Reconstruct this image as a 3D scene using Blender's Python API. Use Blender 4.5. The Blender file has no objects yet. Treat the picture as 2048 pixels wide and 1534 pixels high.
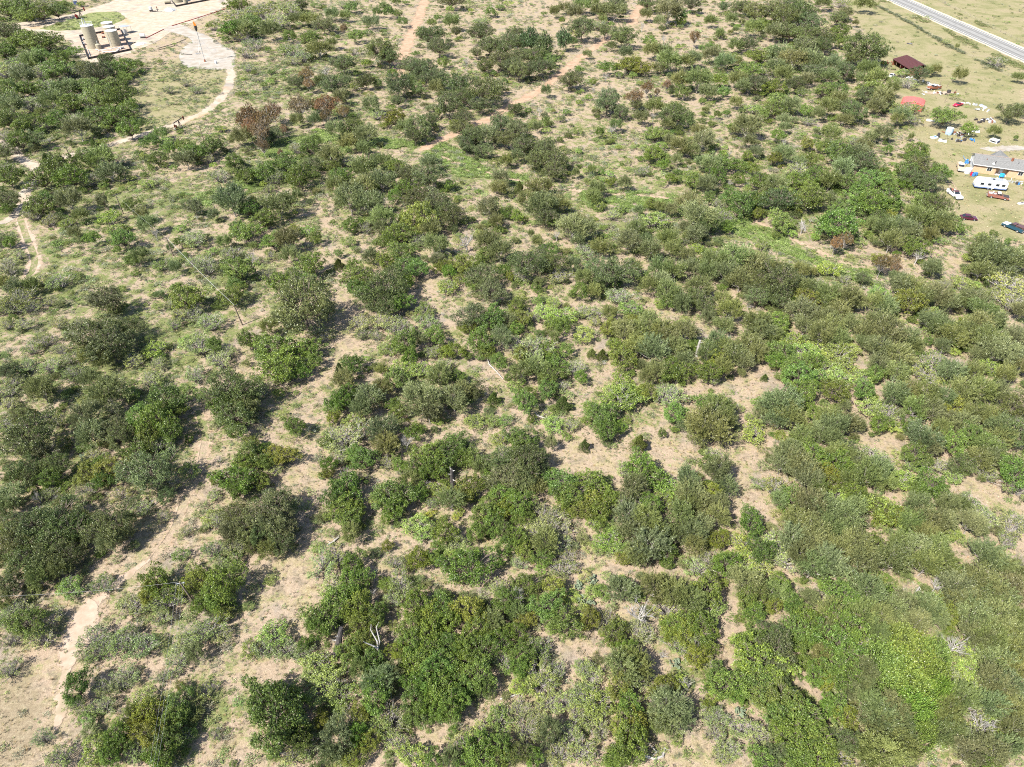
import bpy, math, random
import numpy as np
from mathutils import Vector, Matrix

# ------------------------------------------------------------------ camera, sky, sun, exposure
CAM_H = 90.0
PITCH = math.radians(40.5)
FPX = 1365.0                      # focal length in pixels of the 2048 px wide photograph
sc = bpy.context.scene
C = sc.collection
cam_d = bpy.data.cameras.new('camera')
cam_d.sensor_fit = 'HORIZONTAL'
cam_d.angle = 2 * math.atan(1024 / FPX)
cam_d.clip_start = 0.5
cam_d.clip_end = 30000
cam = bpy.data.objects.new('camera', cam_d)
C.objects.link(cam)
cam.location = (0, 0, CAM_H)
cam.rotation_euler = (math.pi / 2 - PITCH, 0, 0)
sc.camera = cam

SUN_ELEV = math.radians(50)
SHADOW = Vector((0.759, 0.651, 0)).normalized()       # shadows fall to the right and away
world = bpy.data.worlds.new('World')
sc.world = world
world.use_nodes = True
wn = world.node_tree
for n in list(wn.nodes):
    wn.nodes.remove(n)
sky = wn.nodes.new('ShaderNodeTexSky')
sky.sky_type = 'NISHITA'
sky.sun_disc = False
sky.sun_elevation = SUN_ELEV
sky.sun_rotation = math.atan2(-SHADOW.x, -SHADOW.y)
bg = wn.nodes.new('ShaderNodeBackground')
bg.inputs['Strength'].default_value = 0.10
wo = wn.nodes.new('ShaderNodeOutputWorld')
wn.links.new(sky.outputs[0], bg.inputs[0])
wn.links.new(bg.outputs[0], wo.inputs[0])
sun_d = bpy.data.lights.new('sun', 'SUN')
sun_d.energy = 5.0
sun_d.angle = math.radians(0.53)
sun_d.color = (1.0, 0.955, 0.88)
sun = bpy.data.objects.new('sun', sun_d)
C.objects.link(sun)
sun_dir = Vector((SHADOW.x * math.cos(SUN_ELEV), SHADOW.y * math.cos(SUN_ELEV), -math.sin(SUN_ELEV)))
sun.rotation_euler = sun_dir.to_track_quat('-Z', 'Y').to_euler()
sun.location = (-150, -150, 250)
sc.view_settings.view_transform = 'Standard'
sc.view_settings.look = 'None'
sc.view_settings.exposure = 1.22
sc.view_settings.gamma = 1.0
sc.view_settings.use_curve_mapping = False
sc.cycles.max_bounces = 4
sc.cycles.diffuse_bounces = 2
sc.cycles.glossy_bounces = 2
sc.cycles.transmission_bounces = 4
sc.cycles.transparent_max_bounces = 8
sc.cycles.caustics_reflective = False
sc.cycles.caustics_refractive = False
sc.cycles.use_denoising = False
sc.cycles.filter_width = 1.05
sc.cycles.use_adaptive_sampling = False

# ------------------------------------------------------------------ survey: photograph pixel -> point of the place
FW = np.array([0, math.cos(PITCH), -math.sin(PITCH)])
UP = np.array([0, math.sin(PITCH), math.cos(PITCH)])

def P(px, py, z=0.0):
    d = FW + np.array([1., 0, 0]) * (px - 1024) / FPX + UP * (767 - py) / FPX
    t = (z - CAM_H) / d[2]
    return Vector((t * d[0], t * d[1], z))

def pxm(p):                        # pixels (of the photograph) per metre at a point
    v = np.array(p) - np.array([0, 0, CAM_H])
    return FPX / float(v @ FW)

def to_px(X, Y):                   # ground points -> photograph pixels (numpy arrays)
    dep = Y * FW[1] - CAM_H * FW[2]
    dep = np.where(dep < 5, 5, dep)
    return 1024 + FPX * X / dep, 767 - FPX * (Y * UP[1] - CAM_H * UP[2]) / dep

# ------------------------------------------------------------------ materials
def mat(name, col, rough=0.7, metal=0.0, spec=0.3, var=0.25, scale=3.0, bump=0.0, col2=None, coords='Object'):
    m = bpy.data.materials.new(name)
    m.use_nodes = True
    nt = m.node_tree
    b = nt.nodes['Principled BSDF']
    b.inputs['Roughness'].default_value = rough
    b.inputs['Metallic'].default_value = metal
    b.inputs['Specular IOR Level'].default_value = spec
    tc = nt.nodes.new('ShaderNodeTexCoord')
    nz = nt.nodes.new('ShaderNodeTexNoise')
    nz.inputs['Scale'].default_value = scale
    nz.inputs['Detail'].default_value = 6
    nz.inputs['Roughness'].default_value = 0.7
    nt.links.new(tc.outputs[coords], nz.inputs['Vector'])
    r = nt.nodes.new('ShaderNodeValToRGB')
    c2 = col2 or tuple(min(1, c * (1 + var)) for c in col)
    c1 = col if col2 else tuple(c * (1 - var) for c in col)
    r.color_ramp.elements[0].position = 0.36
    r.color_ramp.elements[1].position = 0.64
    r.color_ramp.elements[0].color = (*c1, 1)
    r.color_ramp.elements[1].color = (*c2, 1)
    nt.links.new(nz.outputs[0], r.inputs[0])
    nt.links.new(r.outputs[0], b.inputs['Base Color'])
    if bump:
        bp = nt.nodes.new('ShaderNodeBump')
        bp.inputs['Strength'].default_value = 0.6
        bp.inputs['Distance'].default_value = bump
        nt.links.new(nz.outputs[0], bp.inputs['Height'])
        nt.links.new(bp.outputs[0], b.inputs['Normal'])
    return m

def leaf_material(name, instancer):
    """leaf colour = the plant's own hue (object colour, or the point's tint) varied leaf by leaf"""
    m = bpy.data.materials.new(name)
    m.use_nodes = True
    nt = m.node_tree
    b = nt.nodes['Principled BSDF']
    b.inputs['Roughness'].default_value = 0.42
    b.inputs['Specular IOR Level'].default_value = 0.5
    if instancer:
        src = nt.nodes.new('ShaderNodeAttribute')
        src.attribute_type = 'INSTANCER'
        src.attribute_name = 'tint'
    else:
        src = nt.nodes.new('ShaderNodeObjectInfo')
    at = nt.nodes.new('ShaderNodeAttribute')
    at.attribute_name = 'leafvar'
    hsv = nt.nodes.new('ShaderNodeHueSaturation')
    mr = nt.nodes.new('ShaderNodeMapRange')
    mr.inputs[3].default_value = 0.45
    mr.inputs[4].default_value = 2.1  # wide range: real tuft tones, plus leaf highlights and dark gaps put into colour
    nt.links.new(at.outputs['Fac'], mr.inputs[0])
    nt.links.new(mr.outputs[0], hsv.inputs['Value'])
    mh = nt.nodes.new('ShaderNodeMapRange')
    mh.inputs[3].default_value = 0.515
    mh.inputs[4].default_value = 0.483
    nt.links.new(at.outputs['Fac'], mh.inputs[0])
    nt.links.new(mh.outputs[0], hsv.inputs['Hue'])
    nt.links.new(src.outputs['Color'], hsv.inputs['Color'])
    nt.links.new(hsv.outputs[0], b.inputs['Base Color'])
    tr = nt.nodes.new('ShaderNodeBsdfTranslucent')
    nt.links.new(hsv.outputs[0], tr.inputs[0])
    mx = nt.nodes.new('ShaderNodeMixShader')
    mx.inputs[0].default_value = 0.22
    nt.links.new(b.outputs[0], mx.inputs[1])
    nt.links.new(tr.outputs[0], mx.inputs[2])
    nt.links.new(mx.outputs[0], nt.nodes['Material Output'].inputs[0])
    return m

LEAF = leaf_material('leaf', False)
LEAF_I = leaf_material('leaf_undergrowth', True)
BARK = mat('bark', (0.16, 0.13, 0.105), rough=0.9, scale=9, var=0.4)
BARK_G = mat('bark_grey', (0.30, 0.275, 0.25), rough=0.9, scale=9, var=0.35)
DEADW = mat('dead_wood', (0.33, 0.31, 0.285), rough=0.85, scale=7, var=0.3)
CHAR = mat('charred_wood', (0.022, 0.02, 0.02), rough=0.9, scale=5, col2=(0.085, 0.075, 0.07))
CALICHE = mat('caliche', (0.30, 0.235, 0.17), rough=0.95, spec=0.1, scale=0.3, col2=(0.385, 0.335, 0.27), bump=0.05)
CALICHE_W = mat('caliche_white', (0.25, 0.215, 0.17), rough=0.95, spec=0.1, scale=0.25, col2=(0.34, 0.315, 0.28), bump=0.05)
DIRT = mat('red_dirt', (0.28, 0.185, 0.12), rough=0.95, spec=0.1, scale=0.3, col2=(0.37, 0.265, 0.185), bump=0.08)
SOFTD = mat('soft_dirt', (0.25, 0.185, 0.125), rough=0.95, spec=0.1, scale=0.8, col2=(0.37, 0.285, 0.205), bump=0.08)
SANDY = mat('sandy_track', (0.29, 0.215, 0.155), rough=0.95, spec=0.1, scale=0.5, col2=(0.385, 0.305, 0.235), bump=0.06)

def stain(m, scale, cola, lo, hi, dist=1.0):
    nt = m.node_tree; N = nt.nodes; L = nt.links
    b = N['Principled BSDF']; src = b.inputs['Base Color'].links[0].from_socket
    tc = N.new('ShaderNodeTexCoord'); nz = N.new('ShaderNodeTexNoise')
    nz.inputs['Scale'].default_value = scale; nz.inputs['Detail'].default_value = 7; nz.inputs['Distortion'].default_value = dist
    L.new(tc.outputs['Object'], nz.inputs['Vector'])
    mr = N.new('ShaderNodeMapRange'); mr.inputs[1].default_value = lo; mr.inputs[2].default_value = hi; mr.inputs[4].default_value = .8
    L.new(nz.outputs[0], mr.inputs[0])
    x = N.new('ShaderNodeMix'); x.data_type = 'RGBA'
    L.new(mr.outputs[0], x.inputs[0]); L.new(src, x.inputs[6]); x.inputs[7].default_value = (*cola, 1)
    L.new(x.outputs[2], b.inputs['Base Color'])
stain(CALICHE, .06, (.19, .175, .16), .56, .72, 1.5)
stain(CALICHE, .05, (.36, .22, .11), .60, .74, .6)
stain(CALICHE_W, .09, (.22, .21, .20), .55, .72, 1.2)
stain(DIRT, .15, (.17, .12, .08), .55, .75)
stain(SANDY, .25, (.20, .17, .10), .54, .72)

def frayed(m):
    """let the surface break up into crumbs towards its edge, so the soil below shows between"""
    nt = m.node_tree; N = nt.nodes; L = nt.links
    out = N['Material Output']; b = N['Principled BSDF']
    at = N.new('ShaderNodeAttribute'); at.attribute_name = 'edge'
    tc = N.new('ShaderNodeTexCoord'); nz = N.new('ShaderNodeTexNoise')
    nz.inputs['Scale'].default_value = .9; nz.inputs['Detail'].default_value = 9; nz.inputs['Roughness'].default_value = .75
    L.new(tc.outputs['Object'], nz.inputs['Vector'])
    ma = N.new('ShaderNodeMath'); ma.operation = 'MULTIPLY_ADD'; ma.inputs[1].default_value = 2.6; ma.inputs[2].default_value = -1.3
    L.new(nz.outputs[0], ma.inputs[0])
    ad = N.new('ShaderNodeMath'); ad.operation = 'ADD'
    L.new(ma.outputs[0], ad.inputs[0]); L.new(at.outputs['Fac'], ad.inputs[1])
    mr = N.new('ShaderNodeMapRange'); mr.inputs[1].default_value = .30; mr.inputs[2].default_value = .55
    L.new(ad.outputs[0], mr.inputs[0])
    tr = N.new('ShaderNodeBsdfTransparent'); mx = N.new('ShaderNodeMixShader')
    L.new(mr.outputs[0], mx.inputs[0]); L.new(tr.outputs[0], mx.inputs[1]); L.new(b.outputs[0], mx.inputs[2])
    L.new(mx.outputs[0], out.inputs[0])
for m_ in (CALICHE, CALICHE_W, DIRT, SANDY, SOFTD):
    frayed(m_)

# ------------------------------------------------------------------ mesh helpers
class MB:
    """collects faces; build() links them as ONE mesh object"""
    def __init__(s):
        s.v = []; s.f = []; s.mi = []
    def add(s, vs, fs, M=None, mi=0):
        o = len(s.v)
        for v in vs:
            v = Vector(v)
            s.v.append(tuple(M @ v) if M is not None else tuple(v))
        for f in fs:
            s.f.append(tuple(o + i for i in f)); s.mi.append(mi)
        return s
    def box(s, c, d, M=None, taper=1.0, mi=0, rz=0.0):
        x, y, z = d[0] / 2, d[1] / 2, d[2] / 2
        vs = []
        for sz, t in ((-1, 1.0), (1, taper)):
            for sx, sy in ((-1, -1), (1, -1), (1, 1), (-1, 1)):
                vs.append((sx * x * t, sy * y * t, sz * z))
        if rz:
            cr, sr = math.cos(rz), math.sin(rz)
            vs = [(a * cr - b * sr, a * sr + b * cr, q) for a, b, q in vs]
        vs = [(a + c[0], b + c[1], q + c[2]) for a, b, q in vs]
        return s.add(vs, [(3, 2, 1, 0), (4, 5, 6, 7), (0, 1, 5, 4), (1, 2, 6, 5), (2, 3, 7, 6), (3, 0, 4, 7)], M, mi)
    def tube(s, pts, rads, n=6, cap=True, M=None, mi=0):
        pts = [Vector(p) for p in pts]
        if not isinstance(rads, (list, tuple)):
            rads = [rads] * len(pts)
        vs, fs = [], []
        ref = Vector((0.31, 0.17, 0.93)).normalized()
        for i, p in enumerate(pts):
            t = (pts[min(i + 1, len(pts) - 1)] - pts[max(i - 1, 0)])
            t = t.normalized() if t.length > 1e-9 else Vector((0, 0, 1))
            a = t.cross(ref)
            if a.length < 0.05:
                a = t.cross(Vector((1, 0, 0)))
            a.normalize(); b = t.cross(a)
            for k in range(n):
                w = 2 * math.pi * k / n
                vs.append(p + (a * math.cos(w) + b * math.sin(w)) * rads[i])
        for i in range(len(pts) - 1):
            for k in range(n):
                fs.append((i * n + k, i * n + (k + 1) % n, (i + 1) * n + (k + 1) % n, (i + 1) * n + k))
        if cap:
            fs.append(tuple(range(n))[::-1])
            fs.append(tuple((len(pts) - 1) * n + k for k in range(n)))
        return s.add(vs, fs, M, mi)
    def prism(s, prof, y0, y1, M=None, mi=0):      # profile in x,z swept along y
        n = len(prof)
        vs = [(x, y0, z) for x, z in prof] + [(x, y1, z) for x, z in prof]
        fs = [(k, (k + 1) % n, n + (k + 1) % n, n + k) for k in range(n)]
        fs += [tuple(range(n))[::-1], tuple(range(n, 2 * n))]
        return s.add(vs, fs, M, mi)
    def mesh(s, name, *mats, smooth=False):
        me = bpy.data.meshes.new(name)
        me.from_pydata(s.v, [], s.f)
        for m in mats:
            me.materials.append(m)
        if len(mats) > 1:
            me.polygons.foreach_set('material_index', s.mi)
        if smooth:
            me.polygons.foreach_set('use_smooth', [True] * len(s.f))
        me.update()
        return me
    def build(s, name, m, parent=None, smooth=False):
        ms = m if isinstance(m, (list, tuple)) else [m]
        return link(name, s.mesh(name, *ms, smooth=smooth), parent)

def link(name, me, parent=None):
    o = bpy.data.objects.new(name, me)
    C.objects.link(o)
    if parent is not None:
        o.parent = parent
    return o

def tag(o, label=None, cat=None, group=None, kind=None):
    if label: o['label'] = label
    if cat: o['category'] = cat
    if group: o['group'] = group
    if kind: o['kind'] = kind
    return o

def thing(name, label, cat, loc=(0, 0, 0), rz=0.0, group=None):
    o = bpy.data.objects.new(name, None)
    C.objects.link(o)
    o.empty_display_size = 0.5
    o.location = loc
    o.rotation_euler = (0, 0, rz)
    return tag(o, label, cat, group)

def heading(a, b):
    return math.atan2(b.y - a.y, b.x - a.x)

def poly_mesh(V, Q, name, m, attrs=None):
    """numpy quads (n,4,3) -> mesh, with a per-vertex float attribute"""
    n = len(V) // 4
    me = bpy.data.meshes.new(name)
    me.vertices.add(4 * n)
    me.vertices.foreach_set('co', V.reshape(-1).astype(np.float32))
    me.loops.add(4 * n)
    me.loops.foreach_set('vertex_index', np.arange(4 * n, dtype=np.int32))
    me.polygons.add(n)
    me.polygons.foreach_set('loop_start', np.arange(0, 4 * n, 4, dtype=np.int32))
    me.materials.append(m)
    if Q is not None:
        a = me.attributes.new('leafvar', 'FLOAT', 'POINT')
        a.data.foreach_set('value', np.repeat(Q, 4).astype(np.float32))
    me.update(calc_edges=True)
    return me

# ------------------------------------------------------------------ ground
rs = np.random.RandomState(7)

def vnoise(x, y, s, seed=0):
    """smooth value noise on numpy arrays"""
    x = x / s; y = y / s
    xi = np.floor(x).astype(np.int64); yi = np.floor(y).astype(np.int64)
    fx = x - xi; fy = y - yi
    fx = fx * fx * (3 - 2 * fx); fy = fy * fy * (3 - 2 * fy)
    def h(a, b):
        n = (a * 374761393 + b * 668265263 + seed * 1442695041) & 0xffffffff
        n = ((n ^ (n >> 13)) * 1274126177) & 0xffffffff
        return ((n ^ (n >> 16)) & 0xffff) / 65535.0
    return (h(xi, yi) * (1 - fx) * (1 - fy) + h(xi + 1, yi) * fx * (1 - fy)
            + h(xi, yi + 1) * (1 - fx) * fy + h(xi + 1, yi + 1) * fx * fy)

# how green the low cover is, cell by cell (surveyed from the air; 0 bare .. 9 lush)
COVER = """
6312542322133333
6645554333435322
6656665545544344
6665433446556433
6766532334336555
7765423333322324
5554322333222123
4433234421212111
3324233432312211
3244233433323343
2343333323323455
2353332233323234
""".split()
COVER = np.array([[int(ch) for ch in row] for row in COVER], float)

def cover_at(X, Y):
    px, py = to_px(X, Y)
    u = np.clip(px / 128 - 0.5, 0, 14.999); v = np.clip(py / 128 - 0.5, 0, 10.999)
    i = u.astype(int); j = v.astype(int); fu = u - i; fv = v - j
    return ((COVER[j, i] * (1 - fu) + COVER[j, i + 1] * fu) * (1 - fv)
            + (COVER[j + 1, i] * (1 - fu) + COVER[j + 1, i + 1] * fu) * fv) / 9.0

def in_poly(X, Y, poly):
    c = np.zeros(X.shape, bool)
    n = len(poly)
    for k in range(n):
        x1, y1 = poly[k][0], poly[k][1]; x2, y2 = poly[(k + 1) % n][0], poly[(k + 1) % n][1]
        m = ((y1 > Y) != (y2 > Y))
        xx = (x2 - x1) * (Y - y1) / ((y2 - y1) if abs(y2 - y1) > 1e-9 else 1e-9) + x1
        c ^= m & (X < xx)
    return c

def dist_line(X, Y, pts):
    d = np.full(X.shape, 1e9)
    for a, b in zip(pts[:-1], pts[1:]):
        ax, ay = a[0], a[1]; bx, by = b[0] - ax, b[1] - ay
        t = np.clip(((X - ax) * bx + (Y - ay) * by) / (bx * bx + by * by + 1e-9), 0, 1)
        d = np.minimum(d, np.hypot(X - ax - t * bx, Y - ay - t * by))
    return d

def PL(s, z=0.0):
    q = [float(t) for t in s.replace(',', ' ').split()]
    return [P(q[i], q[i + 1], z) for i in range(0, len(q), 2)]

LAWN = PL("1690 0 1776 0 2048 124 2048 480 1960 470 1930 440 1880 400 1870 330 1830 260 1800 215 1780 160 1750 90 1720 50")
FIELD = PL("1819 0 2048 0 2048 99")
MEADOW = PL("280 150 360 115 440 135 465 140 455 190 420 215 360 240 290 262 275 240 265 190")
STRIPS = [PL("430 395 520 350 600 330 690 300 770 285 850 292 900 320 960 345 1030 360"),
          PL("1180 400 1260 405 1350 408 1430 425 1520 465 1600 510 1680 550 1740 560"),
          PL("560 300 640 270 720 285 790 292")]
DRY = PL("0 1290 110 1300 120 1400 90 1480 60 1534 0 1534")

TRACKS = {   # name: (points, width in metres, material, label)
 'lease_road': (PL("458 132 463 150 455 180 435 205 400 230 350 250 300 264 220 290 150 308 100 322 72 335"), 4.2, CALICHE),
 'lease_road_west': (PL("2 275 18 290 30 305 50 325 72 335 62 360 52 385 46 410 34 430 12 442 -14 450"), 3.8, CALICHE),
 'lease_track': (PL("38 430 45 450 55 480 66 505 70 525 64 545 48 560"), 3.6, SANDY),
 'red_dirt_road': (PL("862 -30 850 0 838 35 820 75 806 110 795 145 788 160"), 6.2, DIRT),
 'dirt_road': (PL("1290 0 1272 28 1262 50"), 5.4, DIRT),
 'dirt_road_middle': (PL("1225 70 1185 97 1149 125 1119 150 1087 175 1049 198 1015 213 988 233 948 250 900 272 863 289 838 302"), 4.8, DIRT),
 'cleared_strip': (PL("868 305 900 322 940 332 990 352 1060 366 1120 378 1200 387 1290 392 1370 400 1440 418 1520 446 1600 485 1690 528"), 2.3, SOFTD),
 'footpath': (PL("300 1118 270 1140 235 1165 200 1190 172 1228 158 1260 141 1300 134 1338 128 1388 120 1432 112 1460"), 2.0, SANDY),
 'rutted_track': (PL("380 780 400 830 412 868 405 918 386 968 366 1008 352 1056 318 1106 292 1126"), 3.0, SOFTD),
 'yard_track': (PL("1882 322 1890 350 1905 372 1915 400 1900 430 1890 470"), 2.2, SOFTD),
 'bare_strip': (PL("1846 186 1870 187 1895 185 1910 184"), 3.0, SANDY),
 'house_drive': (PL("2060 296 2010 297 1985 299 1960 297"), 4.6, CALICHE_W),
}
PADS = {
 'caliche_pad': (PL("28 48 80 42 150 28 200 12 245 -3 300 -40 420 -60 560 -40 470 -2 440 18 400 36 370 50 338 63 318 78 300 88 262 104 205 124 178 126 158 108 150 92 142 80 100 70 60 63 30 56"), CALICHE),
 'flare_pad': (PL("330 60 359 66 381 74 392 82 381 88 371 95 365 104 363 114 368 124 375 134 400 136 422 137 452 139 466 136 463 123 467 110 462 102 444 94 425 80 403 69 385 63 368 53 345 50"), CALICHE_W),
 'white_scrape': (PL("176 1205 205 1198 200 1222 176 1250 160 1268 156 1300 146 1338 136 1352 118 1345 122 1310 136 1280 152 1250 158 1218"), SANDY),
}
GRASS_ISLAND = PL("78 58 130 43 182 25 235 23 253 37 225 50 160 60 112 62")

def spaced(pts, step):
    out = [Vector(pts[0])]
    for a, b in zip(pts[:-1], pts[1:]):
        n = max(1, int((b - a).length / step))
        for k in range(1, n + 1):
            out.append(a.lerp(b, k / n))
    for _ in range(6):             # round the corners off
        out = [out[0]] + [(out[i - 1] + out[i] * 2 + out[i + 1]) / 4 for i in range(1, len(out) - 1)] + [out[-1]]
    return out

xs = np.concatenate([-np.geomspace(9000, 345, 14), np.arange(-340, 340.1, 1.6), np.geomspace(345, 9000, 14)])
ys = np.concatenate([-np.geomspace(6000, 35, 12), np.arange(-30, 478, 1.6), np.geomspace(485, 14000, 16)])
GX, GY = np.meshgrid(xs, ys)
nx, ny = len(xs), len(ys)
V = np.stack([GX, GY, np.zeros_like(GX)], -1).reshape(-1, 3)
idx = np.arange(nx * ny).reshape(ny, nx)
F = np.stack([idx[:-1, :-1], idx[:-1, 1:], idx[1:, 1:], idx[1:, :-1]], -1).reshape(-1, 4)
gme = bpy.data.meshes.new('ground')
gme.vertices.add(len(V)); gme.vertices.foreach_set('co', V.reshape(-1).astype(np.float32))
gme.loops.add(F.size); gme.loops.foreach_set('vertex_index', F.reshape(-1).astype(np.int32))
gme.polygons.add(len(F)); gme.polygons.foreach_set('loop_start', np.arange(0, F.size, 4, dtype=np.int32))
gx, gy = V[:, 0], V[:, 1]
wob = (vnoise(gx, gy, 9, 3) - .5) * 6
lawn = in_poly(gx + wob, gy + wob * .7, LAWN) | in_poly(gx + wob * .3, gy, FIELD)
mead = in_poly(gx + wob, gy + wob * .7, MEADOW) | in_poly(gx + wob * .3, gy, GRASS_ISLAND)
strip = np.zeros(len(gx))
for s_ in STRIPS:
    strip = np.maximum(strip, np.clip(1 - (dist_line(gx + wob, gy, s_) - 1.5) / 3.5, 0, 1))
dry = in_poly(gx + wob, gy + wob, DRY)
grn = np.clip(cover_at(gx, gy) + (vnoise(gx, gy, 14, 1) - .5) * .35 + (vnoise(gx, gy, 5, 2) - .5) * .3, 0, 1)
col = np.stack([np.where(lawn, .35, grn), np.maximum(lawn * 1.0, mead * .8), strip, dry * 1.0], -1)
ca = gme.attributes.new('cover', 'FLOAT_COLOR', 'POINT')
ca.data.foreach_set('color', col.reshape(-1).astype(np.float32))
gme.update(calc_edges=True)

def ground_material():
    m = bpy.data.materials.new('soil_and_grass')
    m.use_nodes = True
    nt = m.node_tree; N = nt.nodes; L = nt.links
    b = N['Principled BSDF']
    b.inputs['Roughness'].default_value = 0.95
    b.inputs['Specular IOR Level'].default_value = 0.1
    tc = N.new('ShaderNodeTexCoord')
    def noise(scale, detail=6, rough=0.65, dist=0.0):
        n = N.new('ShaderNodeTexNoise')
        n.inputs['Scale'].default_value = scale; n.inputs['Detail'].default_value = detail
        n.inputs['Roughness'].default_value = rough; n.inputs['Distortion'].default_value = dist
        L.new(tc.outputs['Object'], n.inputs['Vector'])
        return n.outputs[0]
    def ramp(inp, stops):
        r = N.new('ShaderNodeValToRGB')
        e = r.color_ramp.elements
        while len(e) < len(stops): e.new(0.5)
        for k, (p, c) in enumerate(stops):
            e[k].position = p; e[k].color = (*c, 1)
        L.new(inp, r.inputs[0])
        return r.outputs[0]
    def mixc(f, a, c):
        x = N.new('ShaderNodeMix'); x.data_type = 'RGBA'
        if isinstance(f, float): x.inputs[0].default_value = f
        else: L.new(f, x.inputs[0])
        L.new(a, x.inputs[6]); L.new(c, x.inputs[7])
        return x.outputs[2]
    def math_(op, a, c, clamp=False):
        x = N.new('ShaderNodeMath'); x.operation = op; x.use_clamp = clamp
        for k, q in enumerate((a, c)):
            if isinstance(q, (int, float)): x.inputs[k].default_value = q
            else: L.new(q, x.inputs[k])
        return x.outputs[0]
    at = N.new('ShaderNodeAttribute'); at.attribute_name = 'cover'
    sep = N.new('ShaderNodeSeparateColor'); L.new(at.outputs['Color'], sep.inputs[0])
    big, mid, fine, grit = noise(.035), noise(.28, 8, .7, .4), noise(1.6, 8, .75), noise(7.0, 4, .8)
    soil = ramp(big, [(.3, (.40, .295, .215)), (.5, (.45, .345, .255)), (.7, (.43, .305, .23))])
    pale = ramp(fine, [(.3, (.30, .225, .155)), (.5, (.44, .345, .24)), (.72, (.58, .485, .36))])
    soil = mixc(0.6, soil, pale)
    straw = ramp(fine, [(.3, (.27, .22, .11)), (.5, (.40, .34, .18)), (.7, (.53, .46, .28))])
    soil = mixc(ramp(mid, [(.46, (0, 0, 0)), (.58, (.75, .75, .75))]), soil, straw)
    grey = ramp(fine, [(.3, (.20, .175, .15)), (.7, (.42, .37, .32))])
    mauve = noise(.12, 6, .6, .3)
    soil = mixc(ramp(mauve, [(.56, (0, 0, 0)), (.66, (.6, .6, .6))]), soil, grey)
    litter = ramp(noise(.55, 8, .75, .6), [(.50, (0, 0, 0)), (.62, (.75, .75, .75))])
    soil = mixc(litter, soil, ramp(fine, [(.3, (.13, .11, .08)), (.7, (.34, .29, .21))]))
    green = ramp(fine, [(.3, (.08, .12, .028)), (.5, (.145, .19, .052)), (.7, (.25, .29, .10))])
    gmask = math_('ADD', math_('MULTIPLY', sep.outputs[0], 1.0), math_('MULTIPLY', math_('SUBTRACT', mid, .5), 2.6))
    gmask = math_('ADD', gmask, math_('MULTIPLY', math_('SUBTRACT', fine, .5), 2.2))
    gm = ramp(gmask, [(.48, (0, 0, 0)), (.72, (.8, .8, .8))])
    out = mixc(gm, soil, green)
    lawnc = ramp(noise(.09, 9, .72, .5), [(.34, (.15, .18, .06)), (.45, (.27, .26, .12)), (.53, (.38, .33, .19)), (.64, (.42, .335, .225))])
    lawnf = ramp(fine, [(.32, (.15, .14, .06)), (.68, (.42, .38, .21))])
    lawnc = mixc(0.45, lawnc, lawnf)
    out = mixc(sep.outputs[1], out, lawnc)
    lush = ramp(fine, [(.3, (.10, .15, .03)), (.6, (.19, .26, .07)), (.75, (.29, .34, .13))])
    out = mixc(math_('MULTIPLY', sep.outputs[2], ramp(mid, [(.4, (0, 0, 0)), (.55, (.9, .9, .9))])), out, lush)
    dryc = ramp(fine, [(.3, (.21, .165, .105)), (.5, (.31, .25, .16)), (.7, (.44, .38, .25))])
    out = mixc(math_('MULTIPLY', at.outputs['Alpha'], .8), out, dryc)
    gr = ramp(grit, [(.3, (.42, .42, .42)), (.7, (.92, .92, .92))])
    mm = N.new('ShaderNodeMix'); mm.data_type = 'RGBA'; mm.blend_type = 'MULTIPLY'; mm.inputs[0].default_value = 1.0
    L.new(out, mm.inputs[6]); L.new(gr, mm.inputs[7])
    L.new(mm.outputs[2], b.inputs['Base Color'])
    bp = N.new('ShaderNodeBump'); bp.inputs['Strength'].default_value = 0.7; bp.inputs['Distance'].default_value = 0.25
    L.new(fine, bp.inputs['Height'])
    L.new(bp.outputs[0], b.inputs['Normal'])
    return m

GROUND_M = ground_material()
gme.materials.append(GROUND_M)
ground = tag(link('ground', gme), 'dry tan soil with patches of low green cover', kind='structure')

def strip_mesh(pts, width, rag=0.18, step=0.7, z=0.006, ruts=False):
    pts = spaced(pts, step)
    n = len(pts)
    vs, fs = [], []
    for i, p in enumerate(pts):
        t = (pts[min(i + 1, n - 1)] - pts[max(i - 1, 0)]); t.normalize()
        q = Vector((-t.y, t.x, 0))
        wl = width / 2 * (1 + rag * (rs.rand() * 2 - 1) + .25 * math.sin(i * .37 + width))
        wr = width / 2 * (1 + rag * (rs.rand() * 2 - 1) + .25 * math.sin(i * .29 + 2 * width))
        end = min(1.0, (i + 1) / 5, (n - i) / 5)
        for o in ((-wl * 1.25 * end, -.22 * width * end, .22 * width * end, wr * 1.25 * end)):
            w = p + q * o
            vs.append((w.x, w.y, z))
    cols = ((0, 1), (2, 3)) if ruts else ((0, 1), (1, 2), (2, 3))
    for i in range(n - 1):
        for a, b in cols:
            if ruts and rs.rand() < (.03 if width > 3.2 else .16): continue
            fs.append((4 * i + a, 4 * i + b, 4 * i + 4 + b, 4 * i + 4 + a))
    return MB().add(vs, fs)

zz = 0.006
for nm, (pts, w, m_) in TRACKS.items():
    zz += 0.004
    base = 'lease_road' if 'lease_road' in nm else 'dirt_road' if 'dirt_road' in nm else nm
    b_ = strip_mesh(pts, w, z=zz, ruts=nm in ('lease_track', 'rutted_track', 'yard_track'), rag=.55 if nm in ('footpath', 'rutted_track', 'cleared_strip', 'yard_track', 'bare_strip') else .22)
    o_ = tag(b_.build(base, m_), kind='structure')
    o_.data.attributes.new('edge', 'FLOAT', 'POINT').data.foreach_set('value', np.tile([0., 1., 1., 0.] if nm not in ('rutted_track', 'yard_track', 'cleared_strip') else [0., .75, .75, 0.], len(o_.data.vertices) // 4))
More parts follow.
